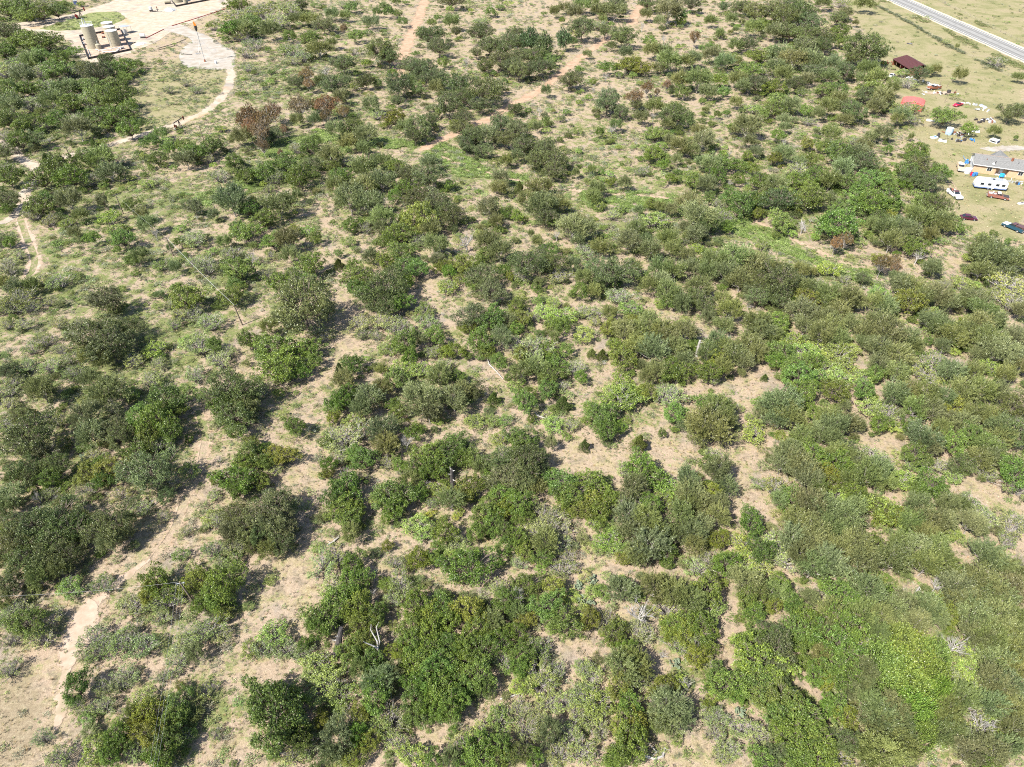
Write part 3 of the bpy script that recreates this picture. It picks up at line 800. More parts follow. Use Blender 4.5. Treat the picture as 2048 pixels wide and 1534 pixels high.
# ------------------------------------------------------------------ plants: survey list, sixteen tiles, "x y r kind" in quarter pixels
TILES = {
(0, 0): """60 260 110 o;20 400 90 g;200 340 110 g;330 340 120 g;420 330 60 g;330 450 90 g;130 500 110 s;250 480 90 m;480 470 80 g;590 420 70 l;40 560 110 s;180 610 120 m;330 560 110 s;440 560 90 g;560 570 90 s;690 540 80 m;780 600 110 o;850 490 60 o;900 560 90 g;1000 530 80 g;1100 510 50 g;990 610 70 g;60 720 120 g;230 700 100 g;370 690 110 s;520 700 100 m;640 680 90 g;760 700 100 g;880 690 90 g;970 690 60 g;1050 720 40 l;90 850 110 m;250 830 110 s;420 810 110 m;560 820 100 g;700 790 110 s;840 790 110 g;960 790 100 g;1040 850 70 g;60 960 90 g;210 980 100 g;330 1000 90 s;460 950 100 g;590 960 100 s;620 1030 120 m;760 930 110 g;900 930 100 g;1010 900 80 g;820 1020 70 l;1030 1030 100 g;1110 980 50 g;40 1080 80 s;160 1130 90 g;270 1110 80 o;120 1190 60 s;380 1280 60 c;20 1210 90 o;750 1150 40 c;830 1140 50 l;60 1400 130 g;30 1350 90 s;330 1420 120 g;480 1330 120 g;560 1420 120 g;680 1240 90 g;800 1260 130 m;870 1370 110 m;750 1430 100 s;1000 1410 60 l;1200 1120 70 g;1320 1130 50 l;1280 1060 60 g;1250 1260 80 g;1350 1190 60 g;1480 1270 100 m;1460 1170 70 g;1680 1160 100 g;1560 1210 90 g;1780 1030 40 l;1860 1280 80 g;1660 1270 60 s;1940 1100 90 m;1990 950 100 b;2000 1050 70 b;1890 1110 60 m;1960 1400 90 g;1750 1410 80 s;1180 1470 60 l;60 60 110 g;180 80 100 g;330 100 90 g;450 80 80 g;200 140 70 g;360 30 80 s;150 20 90 s;500 40 60 g;650 30 40 l;1900 140 110 s;1990 100 90 s;1850 230 100 g;1950 230 100 m;2000 180 90 g;1700 210 60 l;1930 290 80 s;1960 420 80 s;2020 360 80 s;1980 540 60 s;1900 30 80 g;1350 720 50 s;1570 720 50 s;1480 660 50 s;1720 730 40 s;1380 620 40 s""",
(1, 0): """60 100 110 s;40 200 110 s;180 180 110 s;110 250 90 m;270 80 100 s;360 40 60 o;330 150 80 m;430 150 90 m;540 210 70 o;610 110 70 m;710 130 50 m;760 50 60 g;690 40 50 s;480 50 50 s;610 230 60 s;800 280 70 g;700 240 30 b;920 170 80 m;890 260 40 l;1020 50 40 g;970 100 40 g;1130 110 40 g;1170 170 50 g;1060 100 50 g;1200 20 30 l;1120 5 40 g;430 300 80 g;270 290 60 g;600 340 60 m;500 390 100 m;270 400 110 s;370 450 80 s;300 480 70 s;790 410 60 s;990 420 120 o;1060 470 80 o;700 520 90 o;560 570 60 d;830 500 50 s;330 650 70 o;400 600 60 b;420 670 50 b;280 650 50 s;520 650 60 m;620 700 100 o;720 640 60 m;800 690 60 l;880 650 70 o;680 780 70 m;970 660 40 g;1090 600 50 g;1240 520 100 o;1340 560 110 o;1420 630 90 o;1130 690 110 o;1220 660 70 m;1130 810 50 o;1290 720 60 o;1440 710 70 m;1620 680 130 o;1540 850 120 o;1650 790 80 o;1840 740 130 o;1790 840 80 o;1930 700 60 o;920 850 80 m;900 760 50 s;960 920 60 s;1400 290 110 o;1460 380 90 o;1340 250 70 s;1130 300 40 s;1560 180 80 m;1600 260 40 o;1790 270 90 o;1790 180 60 s;1870 90 50 g;1500 500 50 g;1450 140 30 g;1400 180 40 g;1870 380 100 o;1980 380 90 o;2020 320 60 o;1830 520 80 o;1950 490 100 o;2030 530 80 o;1760 420 50 o;1680 490 40 d;1560 10 80 o;1700 30 50 s;1950 60 40 l;2020 30 50 s;60 960 110 b;140 900 70 b;40 1080 80 b;130 1080 80 o;220 1040 40 b;60 1190 45 b;350 870 80 b;330 960 60 m;450 860 70 m;560 850 90 b;560 940 50 b;700 900 50 b;630 880 40 s;480 960 60 m;200 1250 30 b;640 1050 90 m;780 1020 90 o;880 1080 100 m;740 1140 90 m;860 1180 70 m;420 1170 80 g;330 1190 70 s;600 1250 100 m;470 1130 60 g;1110 950 80 y;1180 1010 70 m;1290 1010 130 o;1270 1090 70 o;1370 970 80 o;1660 940 70 o;1640 1030 90 o;1720 1100 90 o;1830 1090 110 m;1820 1200 70 o;1680 1160 70 o;1950 990 80 o;1990 1110 90 o;1580 980 40 y;1900 1300 40 s;2000 1290 60 m;60 1360 110 g;230 1300 100 g;350 1410 120 g;450 1310 80 o;150 1430 80 s;100 1500 60 s;610 1320 60 y;730 1290 80 s;680 1400 110 g;870 1360 130 m;1010 1290 90 m;1010 1440 120 m;850 1480 110 m;640 1490 90 m;1110 1330 80 g;1210 1400 90 o;1380 1310 80 m;1400 1270 50 g;1370 1430 110 o;1200 1500 80 g;1550 1470 50 g;1950 1420 80 m;1940 1500 80 m""",
(2, 0): """30 250 60 o;60 340 80 o;150 330 60 t;260 360 70 t;180 440 90 o;50 460 90 o;50 570 90 o;220 540 90 o;300 480 60 g;310 530 50 o;120 560 80 o;380 430 50 s;340 100 50 m;420 60 60 m;500 110 80 m;560 50 80 m;700 80 90 m;820 90 100 m;850 30 80 o;640 40 70 m;400 160 30 g;410 320 50 t;560 240 110 o;480 330 40 g;700 210 60 s;740 250 60 o;640 190 50 s;600 430 40 m;880 300 110 o;1040 210 40 d;1070 120 60 m;1080 30 80 o;1180 170 60 m;1250 100 130 m;1330 130 70 g;1430 40 70 o;1200 230 30 o;1215 310 45 d;1100 330 60 g;1110 410 80 m;910 430 60 m;940 510 100 y;1040 540 80 y;770 540 75 g;750 610 40 d;850 600 40 l;480 640 90 o;540 550 35 g;270 730 50 m;650 710 25 d;760 820 110 o;870 890 70 o;1210 410 80 m;1250 500 110 m;1380 490 80 m;1180 540 60 m;1460 310 50 b;1580 170 55 m;1760 160 50 m;1690 60 45 o;1660 270 40 m;1780 240 25 m;1080 720 40 b;1240 680 40 b;1275 720 25 t;980 790 60 b;1160 740 25 b;1140 860 90 m;1130 930 40 d;1030 940 70 m;1290 930 110 o;1310 870 70 g;1250 990 70 m;1000 840 50 o;1390 980 70 m;1340 650 80 m;1330 620 50 y;1350 740 60 g;1490 650 110 m;1560 740 80 m;1660 640 70 g;1690 730 60 g;1600 440 90 m;1560 390 60 g;1690 500 90 m;1790 480 60 m;1450 480 70 m;1790 370 70 m;1880 350 70 o;1930 230 80 m;1940 100 100 o;1830 60 70 o;2000 200 60 g;1980 440 90 y;1900 560 80 g;1800 640 90 m;1850 700 70 m;1950 680 80 o;2010 580 60 s;2020 690 40 y;1940 870 70 l;1790 820 60 m;2010 920 50 g;1640 920 30 g;800 1030 55 d;830 1000 60 m;750 1080 50 s;990 1140 30 d;700 1060 40 g;1150 1060 80 g;1190 1170 60 l;1130 1220 90 g;1050 1180 50 s;1260 1120 60 m;1340 1180 90 m;1520 1130 110 m;1430 1200 80 m;1320 1280 50 m;1490 1040 70 m;1880 1020 130 m;1780 1010 60 g;1900 1130 60 m;1880 1240 50 y;1950 1210 60 m;1740 1220 30 d;1590 1320 110 m;1690 1300 90 g;1520 1300 70 m;1640 1400 90 g;1830 1320 70 g;1920 1340 60 g;1440 1440 80 g;1560 1480 90 m;1800 1430 60 g;1740 1470 35 d;1980 1450 80 g;1210 1320 50 g;1270 1420 50 g;1040 1370 60 s;1200 1460 50 s;900 1470 60 m;780 1390 40 l;790 1450 40 y;720 1440 30 l;640 1350 40 m;590 1370 30 l;510 1390 35 m;460 1380 30 l;30 870 60 o;40 1030 90 o;100 1160 100 o;40 1240 70 m;270 1200 100 o;350 1280 120 o;200 1290 90 o;330 1370 90 o;220 880 40 d;200 1020 40 m;220 1490 120 m;680 1510 80 m;60 1500 50 c;270 970 30 g;370 960 30 s""",
(3, 0): """60 80 120 o;180 60 110 o;130 160 110 o;260 110 120 o;330 180 90 o;60 250 100 m;180 250 100 o;300 270 110 o;420 290 110 o;300 370 90 o;220 390 60 g;440 360 80 o;560 140 70 o;620 100 70 o;580 240 80 g;590 30 60 s;440 30 70 m;560 330 60 g;780 30 90 m;700 180 30 m;770 400 150 o;680 460 80 o;860 440 80 o;90 430 110 m;200 480 110 m;340 480 110 m;60 540 90 m;130 600 90 m;400 560 90 o;520 520 90 m;620 580 80 o;500 610 80 m;40 690 80 y;220 680 70 o;310 630 70 m;450 720 80 g;560 710 90 g;260 740 50 l;90 800 90 g;60 880 80 g;180 850 80 m;800 560 90 m;870 640 100 m;760 640 70 m;840 720 110 y;780 760 80 o;920 780 110 m;980 720 70 m;860 860 80 m;960 830 60 o;1110 880 110 s;1060 930 80 m;1170 960 60 s;1030 960 60 m;620 860 90 o;680 900 90 o;480 870 90 m;560 800 80 m;400 920 60 m;300 890 60 g;320 970 60 s;740 930 50 g;620 950 70 m;130 960 60 m;920 1070 80 m;820 1090 60 m;760 1170 80 m;700 1130 60 s;500 1080 100 m;480 1170 70 m;560 1230 110 g;660 1260 100 o;740 1210 80 m;780 1310 100 o;600 1350 110 m;440 1180 60 g;130 1020 50 m;80 1090 60 g;130 1130 40 d;310 1150 60 y;120 1240 90 m;60 1270 60 y;250 1290 60 m;330 1280 70 g;230 1360 90 s;380 1400 100 g;500 1440 100 m;640 1450 100 g;830 1420 100 g;920 1380 70 g;950 1450 80 g;60 1470 110 m;210 1450 80 g;330 1500 80 g;740 1490 80 g;960 1200 35 g;1200 1200 80 g;1150 1270 70 g;1210 1330 90 o;1110 1360 80 g;1290 1450 110 o;1160 1430 90 o;1370 1380 80 g;1090 1460 60 g;1140 1100 25 m;1080 580 60 l;1030 640 40 l;1210 590 80 o;1280 570 40 m;1340 560 45 m;1120 660 80 s;1530 610 65 m;1500 770 45 s;1410 930 100 g;1600 1030 60 g;1810 1050 55 m;1940 900 90 o;2020 880 60 m;1980 1100 20 g;1830 490 75 s;1420 340 40 s;1510 370 20 m;2000 610 50 m""",
(0, 1): """40 60 100 o;50 130 60 g;30 380 60 o;80 410 50 g;300 110 110 g;270 180 80 s;400 230 70 s;360 50 80 g;560 80 110 m;480 60 70 s;640 180 70 m;820 80 55 o;530 250 60 l;600 330 60 m;880 210 90 l;1040 90 70 g;930 300 70 l;980 380 90 g;740 370 60 g;1180 260 90 m;1240 330 50 d;1140 190 60 m;1120 520 80 m;1050 540 60 g;1290 590 70 l;1360 450 35 m;1400 600 60 m;1430 390 50 g;1540 380 110 s;1440 290 50 l;1550 120 70 o;1850 80 150 m;1980 130 80 g;1960 320 110 g;1900 280 60 g;1790 400 70 m;1700 480 40 l;2010 520 80 d;1840 500 80 s;1650 600 110 s;1900 620 120 g;1850 820 110 g;1870 730 70 g;1560 570 70 s;1410 770 40 g;1490 850 130 g;1380 890 60 s;1540 980 100 s;1680 1050 110 s;1440 980 80 s;1390 1060 60 s;1590 1230 130 s;1710 1230 70 g;1500 1200 80 l;1750 1350 110 s;1980 1190 80 g;1830 1280 60 s;850 880 130 o;770 850 80 s;920 930 80 o;750 1150 200 o;880 1230 180 o;1030 1090 100 o;700 1290 100 m;820 1350 90 m;640 1050 80 s;560 1140 60 s;1190 1170 40 l;1230 1260 90 l;1070 1350 80 s;1260 1370 70 s;1560 1470 90 s;1200 1500 100 s;120 760 80 o;160 860 140 s;80 920 100 s;230 920 80 s;330 700 80 s;470 720 90 s;250 750 70 m;60 620 80 s;30 720 60 m;150 500 60 s;70 560 60 s;400 880 60 s;200 1060 70 s;50 1060 60 s;480 1060 70 s;250 1250 80 s;350 1190 90 s;480 1260 60 s;210 1400 80 s;400 1400 90 s;560 1330 80 s;60 1420 80 o;600 1460 100 s;90 1510 90 s;700 1480 80 m""",
(1, 1): """180 110 140 m;60 80 80 s;330 40 50 m;60 210 100 g;250 390 120 m;130 380 90 g;300 300 60 y;270 510 80 m;120 500 60 s;400 310 60 l;470 370 60 g;440 580 110 g;350 640 70 l;660 570 45 c;660 490 35 g;780 600 70 g;220 720 120 g;90 650 70 s;280 660 50 g;400 720 80 g;380 930 260 o;560 960 80 o;240 1020 90 o;100 1080 80 m;480 1110 80 s;40 1190 60 s;160 1250 170 g;190 1400 160 g;60 1310 60 g;410 1260 90 g;450 1350 80 g;500 1160 80 s;360 1440 70 g;750 60 160 m;900 100 130 m;1000 70 90 d;760 250 80 g;870 290 70 s;1010 220 110 m;1000 290 60 m;1110 40 70 g;1280 50 110 o;1440 60 120 o;1310 200 140 y;1190 220 60 g;1400 290 90 m;1570 180 110 o;1500 150 70 o;1140 330 110 g;1290 390 80 s;1080 400 60 g;740 400 60 l;960 410 50 s;1000 390 60 g;920 520 80 m;1030 560 80 y;1150 470 110 g;1180 590 100 g;1290 620 90 g;1440 440 100 m;1450 540 70 m;1680 390 110 d;1490 590 70 y;1640 580 90 y;1540 640 60 g;1850 130 110 m;1920 230 70 m;2000 170 50 g;1850 400 110 m;1950 480 100 m;1830 500 70 g;1030 770 200 o;820 700 100 g;880 820 80 g;1190 720 80 g;1000 900 130 o;1140 890 100 g;800 770 80 g;1080 660 60 o;1530 760 90 l;1620 700 60 l;1810 690 130 o;1740 740 70 g;1890 810 110 o;1980 630 60 g;2030 680 40 y;1660 620 50 l;1780 590 50 g;830 1060 110 s;850 1140 60 s;1010 1040 110 s;1340 960 100 l;1370 1060 110 s;1130 1080 130 s;960 1150 60 s;1190 1220 120 g;1040 1260 80 l;1430 1140 90 g;1570 1260 90 y;1410 1280 80 s;1300 1180 80 m;1230 1320 70 g;1730 980 130 o;1890 1010 130 g;1690 1080 70 y;1790 1190 120 g;1970 1180 100 m;1850 1270 80 g;2020 1030 80 m;780 1380 90 g;720 1340 40 g;670 1420 50 c;700 1500 110 m;1010 1420 60 m;1170 1420 120 l;1310 1420 90 l;1500 1390 80 s;1120 1500 100 g;1470 1480 120 m;1620 1470 60 g;1940 1350 80 g;2020 1480 40 g""",
(2, 1): """240 100 150 m;120 80 90 m;330 70 90 m;400 110 70 m;40 200 50 g;270 200 90 o;160 250 40 s;150 340 30 m;360 340 50 d;480 290 140 m;600 300 100 m;430 220 60 s;540 230 70 m;310 450 70 g;220 520 110 o;120 600 140 o;320 590 100 o;380 680 90 s;60 680 80 s;590 470 90 s;700 440 90 m;530 400 60 m;200 400 50 m;480 580 80 m;680 600 110 o;830 650 150 o;960 600 80 m;570 700 80 m;540 800 80 g;650 800 70 m;700 730 60 m;860 830 110 s;940 930 90 l;820 1070 90 y;760 1100 60 y;950 1040 70 y;780 970 70 m;960 240 80 s;1000 300 100 m;930 400 120 m;1100 460 110 m;1250 380 90 m;1060 370 60 m;1280 470 80 m;1180 620 100 m;1290 640 100 m;1200 720 110 m;1250 800 120 m;1100 760 90 m;1430 600 90 m;1400 510 70 m;1490 760 110 m;1520 900 100 o;1440 860 90 m;1360 900 90 m;1270 880 70 g;1560 1000 60 m;1680 860 80 m;1740 960 110 m;1690 1060 90 m;1560 640 90 m;1620 560 130 m;1790 540 150 m;1700 640 110 m;1830 700 120 m;1930 600 120 m;1990 720 120 o;1960 840 90 o;1900 780 80 m;2000 540 70 m;1950 1060 130 m;2000 1120 100 m;1890 1210 110 m;1960 1290 90 m;2020 1000 50 g;1010 150 45 m;1110 90 50 y;1180 130 50 m;1270 150 60 m;1140 230 110 l;800 180 70 s;860 140 60 l;700 110 60 l;650 40 80 m;1420 90 110 m;1500 200 150 m;1470 330 110 m;1570 270 90 o;1700 200 90 s;1720 270 60 g;1640 90 60 s;1560 40 60 g;1850 90 130 g;1740 40 80 g;1960 60 110 g;1960 170 50 y;1470 450 60 l;2000 430 60 l;250 960 90 l;330 890 70 l;380 1000 110 l;180 1000 60 s;400 1080 80 g;300 1060 60 l;580 1140 90 l;560 960 80 s;650 960 70 s;660 1030 60 s;40 900 80 y;60 1000 90 y;30 1100 60 g;100 850 50 s;90 930 50 s;340 1160 50 m;170 1270 160 s;80 1300 90 y;290 1260 90 g;430 1260 70 g;200 1400 120 m;350 1370 90 g;500 1420 100 s;90 1430 110 m;300 1480 90 g;550 1480 60 g;640 1290 40 c;720 1300 45 c;900 1130 120 m;1000 1130 110 m;1100 1060 110 m;1200 1130 130 m;1140 1150 60 d;880 1310 130 y;860 1240 80 y;1000 1240 110 m;1120 1280 130 m;1250 1180 100 m;1380 1120 100 m;1320 1250 100 m;1380 1330 90 m;1560 1290 100 m;1640 1180 90 m;1700 1250 80 m;1780 1300 130 m;1640 1330 90 y;1260 1420 110 g;1350 1440 90 g;1160 1430 90 m;1080 1480 70 m;880 1510 100 l;1560 1440 110 g;1680 1420 90 m;1600 1490 80 s;1860 1360 90 m;2020 1480 30 c""",
(3, 1): """80 60 130 o;140 30 90 g;330 60 120 g;480 80 90 m;570 150 100 g;560 270 170 g;720 60 120 g;820 100 140 g;960 60 110 g;860 190 90 o;1000 110 80 g;970 190 70 y;620 390 50 b;540 430 50 b;100 230 110 g;240 160 30 y;280 270 60 d;180 330 50 l;1240 60 110 g;1340 130 110 o;1160 160 90 m;1210 230 120 m;1390 230 110 m;1400 280 80 m;1520 290 50 g;1060 280 110 m;940 310 100 m;830 270 60 m;980 400 100 m;1120 330 110 m;1170 430 110 g;1200 510 70 d;1290 340 70 m;1350 390 50 l;1740 440 130 m;1680 480 90 m;1800 540 150 m;1700 620 110 m;1940 560 130 m;2010 500 80 m;1720 360 60 l;1900 640 90 m;1910 400 25 g;2030 470 40 g;910 590 65 b;1000 560 50 b;1010 630 45 b;880 540 50 y;1030 690 70 m;1060 760 110 m;1310 620 90 m;1320 580 60 m;1410 730 60 s;750 690 50 o;620 700 60 s;880 810 90 l;480 620 90 l;360 640 40 m;80 720 160 o;60 620 100 m;260 640 80 m;60 830 110 o;240 760 90 m;380 770 100 m;470 850 130 m;330 860 110 y;620 870 130 m;700 880 90 m;560 950 110 m;260 950 130 m;860 890 90 m;950 930 90 m;1150 770 100 m;1130 880 120 y;1250 850 100 m;1360 850 110 m;1230 940 80 l;1440 900 90 m;1560 880 90 m;1640 860 110 m;1700 950 110 m;1560 740 80 l;1920 740 150 s;1960 880 130 s;1880 830 90 s;2010 960 80 m;440 1010 110 m;300 1060 110 m;520 1080 110 m;420 1150 120 m;560 1180 90 m;660 1060 80 m;880 1060 130 m;960 1140 150 m;790 1130 100 m;1120 1160 120 m;1170 1220 80 m;880 1260 130 m;1020 1310 130 m;760 1200 70 m;1400 1080 120 m;1300 1040 100 m;1480 1160 120 m;1580 1110 110 m;1500 1190 60 g;1690 1060 120 m;1810 1030 100 m;1280 1190 40 g;1380 1240 60 m;1760 1200 130 m;1850 1290 150 m;1960 1180 110 m;1680 1300 80 m;1340 1380 150 s;1260 1460 120 s;1450 1450 110 m;1640 1440 100 m;1780 1410 90 l;1900 1450 100 m;2000 1400 80 m;1030 1440 110 m;880 1380 100 m;60 1040 90 g;40 1130 90 m;170 1180 110 l;110 1270 100 g;300 1280 120 l;420 1260 110 l;560 1310 130 l;650 1270 90 l;200 1400 110 g;340 1360 100 g;260 1470 130 g;470 1420 120 l;600 1400 90 l;560 1490 100 l;780 1480 100 l;860 1450 80 g;60 1360 80 g""",
(0, 2): """330 60 130 m;340 80 50 y;50 60 90 s;60 160 80 s;200 270 80 o;330 280 70 s;60 330 110 s;250 430 190 o;130 500 100 s;300 530 120 o;510 470 80 l;470 300 70 s;860 90 150 m;1060 70 70 l;1330 130 150 g;1400 190 90 g;700 260 120 m;720 390 140 m;900 350 110 o;960 440 100 o;1130 240 110 g;1250 300 150 g;1200 400 110 y;1360 380 110 g;1150 320 40 d;1180 480 70 d;1280 500 110 s;900 210 70 s;1090 560 120 g;750 570 70 s;800 640 80 g;880 680 110 y;700 700 100 y;640 660 60 l;700 840 100 s;820 780 80 g;1200 720 190 o;1110 690 100 s;1260 830 100 s;1400 800 90 s;960 880 80 s;1510 690 90 l;200 670 120 o;470 660 100 o;390 760 90 g;120 760 80 m;250 740 90 o;80 900 140 m;300 910 60 d;380 880 70 s;60 1000 80 m;500 990 90 o;400 1100 200 o;250 1150 180 o;560 1180 160 o;420 1280 160 o;150 1250 140 o;200 1400 150 o;560 1380 120 o;60 1170 70 y;40 1380 80 o;300 1470 110 m;480 1480 100 m;650 1080 100 o;900 1150 160 o;880 1270 110 m;1010 1090 80 m;1130 1000 90 s;1310 1060 60 s;1000 1210 80 m;1870 60 190 o;1780 170 120 g;1870 250 150 o;1960 170 110 o;1880 380 80 g;1990 100 80 o;1600 80 60 l;1480 40 50 l;1990 560 110 g;2010 470 60 y;1960 640 90 y;1890 770 140 g;1760 770 80 y;1900 850 90 g;1700 900 60 s;1750 600 40 d;1700 1060 80 l;1780 1100 110 s;1900 1050 130 o;1990 1150 130 o;1850 1200 110 m;1700 1330 90 s;1880 1310 100 s;1480 1180 60 s;1440 1370 70 l;1850 1430 90 l;1750 1440 70 s;1560 1500 80 l;2010 1300 60 o""",
(1, 2): """310 340 95 g;210 250 50 s;190 70 40 g;690 120 110 g;720 70 70 o;640 170 80 g;900 110 150 m;840 200 90 m;1000 40 90 m;1320 130 170 m;1280 60 100 m;1380 220 120 m;1580 120 140 m;1640 80 90 m;1100 170 60 g;1130 230 70 y;620 280 60 y;780 290 90 l;1900 110 60 c;1740 60 90 o;720 440 170 s;600 420 90 s;830 390 90 s;1010 370 130 m;1040 480 110 m;1200 460 90 d;1270 380 80 g;1090 400 60 s;560 470 60 g;660 590 110 s;860 590 110 g;800 560 80 g;580 650 70 g;570 720 50 y;720 700 90 d;830 740 60 s;1050 640 70 s;1150 650 60 g;1390 580 120 g;1510 560 140 g;1600 470 100 g;1660 600 80 g;1380 690 100 g;1740 590 100 g;1470 690 90 g;1270 680 90 g;1800 660 90 m;720 830 140 g;650 900 110 g;690 990 130 g;800 1010 80 g;740 1080 100 g;760 1200 90 m;1080 880 160 g;990 890 90 l;1170 880 90 g;1090 1000 100 g;1040 1080 50 g;1230 760 90 m;1300 870 80 g;1440 840 80 l;1560 930 120 m;1640 880 90 y;1400 960 60 s;1390 1040 40 Y;1600 1060 40 Y;1730 830 100 y;1850 780 80 g;190 560 110 y;60 520 60 g;90 620 80 g;40 760 80 y;150 690 60 s;130 1050 190 o;180 950 120 o;210 1150 120 o;60 1200 110 o;200 1280 100 o;100 1330 90 m;1290 1130 110 l;1340 1200 80 l;1510 1180 110 y;1600 1260 90 s;1830 1010 120 g;1960 640 130 o;1990 760 130 o;1970 560 100 s;1930 440 80 l;1960 870 100 g;1980 1000 90 y;1900 1090 110 g;1990 1180 90 g;1760 1190 80 g;1990 1300 80 g;1990 300 60 l;1740 300 80 l;1890 300 60 l;1710 1440 190 g;1300 1400 100 y;1430 1400 70 g;1110 1430 80 s;530 1430 120 s;780 1430 110 g;640 1390 110 s;1050 1290 50 y""",
(2, 2): """100 150 110 g;130 80 60 g;410 150 70 c;280 40 90 g;390 20 70 s;880 130 160 l;1000 90 100 l;820 70 90 l;1080 60 80 y;1260 110 130 s;1240 40 80 s;1300 230 100 g;720 260 130 g;640 190 70 g;740 380 100 g;860 350 60 g;580 490 50 c;1020 470 80 c;1200 390 40 g;1560 350 190 m;1480 400 110 m;1640 200 150 m;1560 140 90 g;1700 300 110 m;1930 380 110 l;1990 220 80 m;1900 270 50 l;330 330 90 l;470 330 80 s;310 480 60 m;80 430 120 g;60 520 100 g;120 640 160 o;60 740 130 o;200 580 90 o;220 700 80 o;60 960 120 g;200 830 80 m;90 1060 80 g;40 1230 90 g;390 790 130 g;480 880 130 g;620 780 120 g;420 950 70 y;640 930 110 y;780 900 80 g;760 830 50 s;1050 690 150 g;920 700 80 s;960 850 130 m;1120 730 100 g;1030 640 60 s;1230 830 100 l;1200 930 100 l;1110 960 90 g;1040 960 120 s;890 960 80 s;1400 780 110 m;1430 860 130 m;1640 700 130 m;1700 800 110 m;1600 860 90 y;1570 630 80 g;1500 930 100 m;1660 960 100 m;920 1050 130 m;1080 1100 150 m;1150 1180 120 m;980 1180 140 m;1100 1300 170 m;1000 1380 110 m;1230 1330 100 g;1340 1060 130 m;1440 1180 130 m;1340 1200 100 m;1520 1130 100 m;1640 1060 110 m;1650 1240 90 y;1400 970 100 m;1460 1300 90 m;760 1260 110 l;830 1320 80 s;900 1390 70 y;700 1000 100 y;560 1010 90 y;650 1090 80 l;300 1060 130 s;350 1150 140 s;220 1170 110 s;270 1270 130 m;380 1290 100 s;250 1380 90 g;130 1200 100 s;440 1380 80 s;100 1340 80 y;60 1440 70 s;400 1480 110 s;1910 1100 125 g;1980 800 70 s;2000 650 50 s;1600 560 70 s;1850 1290 120 l;1990 1340 110 g;1860 1430 110 l;1700 1440 110 g;1560 1430 100 s;1480 1480 90 s;1960 1480 90 l""",
(3, 2): """90 160 170 m;170 260 140 m;80 280 110 m;290 50 120 g;540 60 110 y;760 50 90 g;830 180 110 l;940 240 110 s;900 310 90 g;1010 340 70 l;610 180 50 m;380 230 80 g;480 260 110 m;520 350 120 m;640 300 110 m;720 330 70 m;430 390 110 m;500 440 100 m;270 420 110 m;240 470 90 g;1000 90 130 m;1120 80 110 m;1250 100 140 m;1170 190 110 m;1290 220 110 m;1400 130 110 m;1550 70 130 m;1700 60 130 m;1820 80 100 m;1490 200 85 y;1440 290 80 m;1560 320 120 m;1650 260 110 m;1780 240 80 m;1970 200 130 o;1940 300 130 s;2000 420 130 o;1830 360 120 m;1860 430 110 m;1740 490 130 m;1630 420 120 g;1480 470 110 g;1380 360 90 m;1240 430 140 m;1160 350 90 g;1300 510 90 m;1160 560 100 g;1180 640 90 s;1270 610 60 g;1370 660 90 s;1030 570 50 s;1540 650 90 o;1480 740 80 l;1690 600 120 m;1830 600 100 m;1760 720 100 s;1980 720 130 g;1950 620 100 g;2000 820 110 s;160 560 120 m;110 640 110 m;360 550 120 g;260 680 140 m;300 760 130 m;560 560 130 m;640 520 80 o;560 640 130 g;480 720 90 y;700 620 110 m;850 600 120 s;880 680 130 m;760 740 140 m;680 680 90 m;930 780 100 m;640 790 100 m;500 800 80 y;380 830 90 m;1070 770 110 l;1010 730 60 l;1300 810 120 g;1210 850 80 g;1380 880 80 g;60 840 120 s;90 920 80 m;180 890 90 g;330 970 150 m;450 1010 160 m;600 1050 140 m;230 1080 130 m;560 880 100 l;700 900 100 g;700 990 90 m;920 1000 140 y;980 1060 100 y;840 960 90 m;1190 1000 140 m;1240 1080 130 m;1120 1120 110 m;1420 980 100 m;1540 960 90 m;1330 1110 110 m;1430 1090 100 m;1640 980 110 s;1720 1060 110 s;1620 1120 110 m;1680 1180 60 m;350 1150 150 m;500 1140 120 m;650 1090 110 o;180 1240 130 m;330 1260 130 m;60 1300 130 s;110 1400 120 s;260 1380 130 m;700 1300 140 m;560 1330 130 m;860 1280 110 g;760 1420 150 m;480 1430 140 m;340 1480 130 m;970 1400 150 m;1130 1190 90 l;1060 1270 110 m;1250 1200 100 m;1180 1330 150 m;1350 1300 130 m;1400 1420 130 m;1250 1450 130 m;1470 1200 70 l;1760 1380 140 m;1850 1440 130 m;1700 1330 60 g;1990 1480 100 m;1940 1150 110 s;1990 1080 80 s;1900 1250 80 s""",
(0, 3): """60 80 110 o;30 200 80 m;570 110 110 l;820 80 100 s;300 20 110 m;210 370 150 g;350 390 120 s;100 330 100 s;320 500 120 s;80 520 80 s;170 280 100 s;60 760 100 s;620 900 110 g;740 510 130 s;680 660 70 s;800 600 100 s;990 550 130 s;1150 580 120 s;1050 480 100 s;1040 250 120 s;1260 70 140 g;1210 130 100 y;1320 210 130 s;1280 330 100 s;1800 80 170 g;1720 160 110 g;1570 60 100 y;1600 240 80 g;1800 320 80 l;1640 450 130 s;1480 540 110 s;1750 480 90 s;1430 680 120 s;1560 620 80 m;1000 800 100 s;960 870 90 s;830 900 90 s;1290 820 60 s;590 1030 70 s;1140 1010 110 l;1180 1100 130 y;1110 1190 80 y;1420 1040 130 g;1380 1160 110 g;1200 1280 130 y;1330 1330 130 g;930 1290 110 g;960 1360 90 g;760 1420 120 l;880 1450 90 g;480 1460 110 s;1060 1110 70 y;1000 1150 80 s;820 1050 90 s;700 1160 70 l;650 1100 60 s;1280 1440 130 g;1080 1420 100 s;1480 1290 80 l;1720 1280 60 s;340 1300 80 s;2000 600 80 l;1640 920 80 s;1450 900 50 y""",
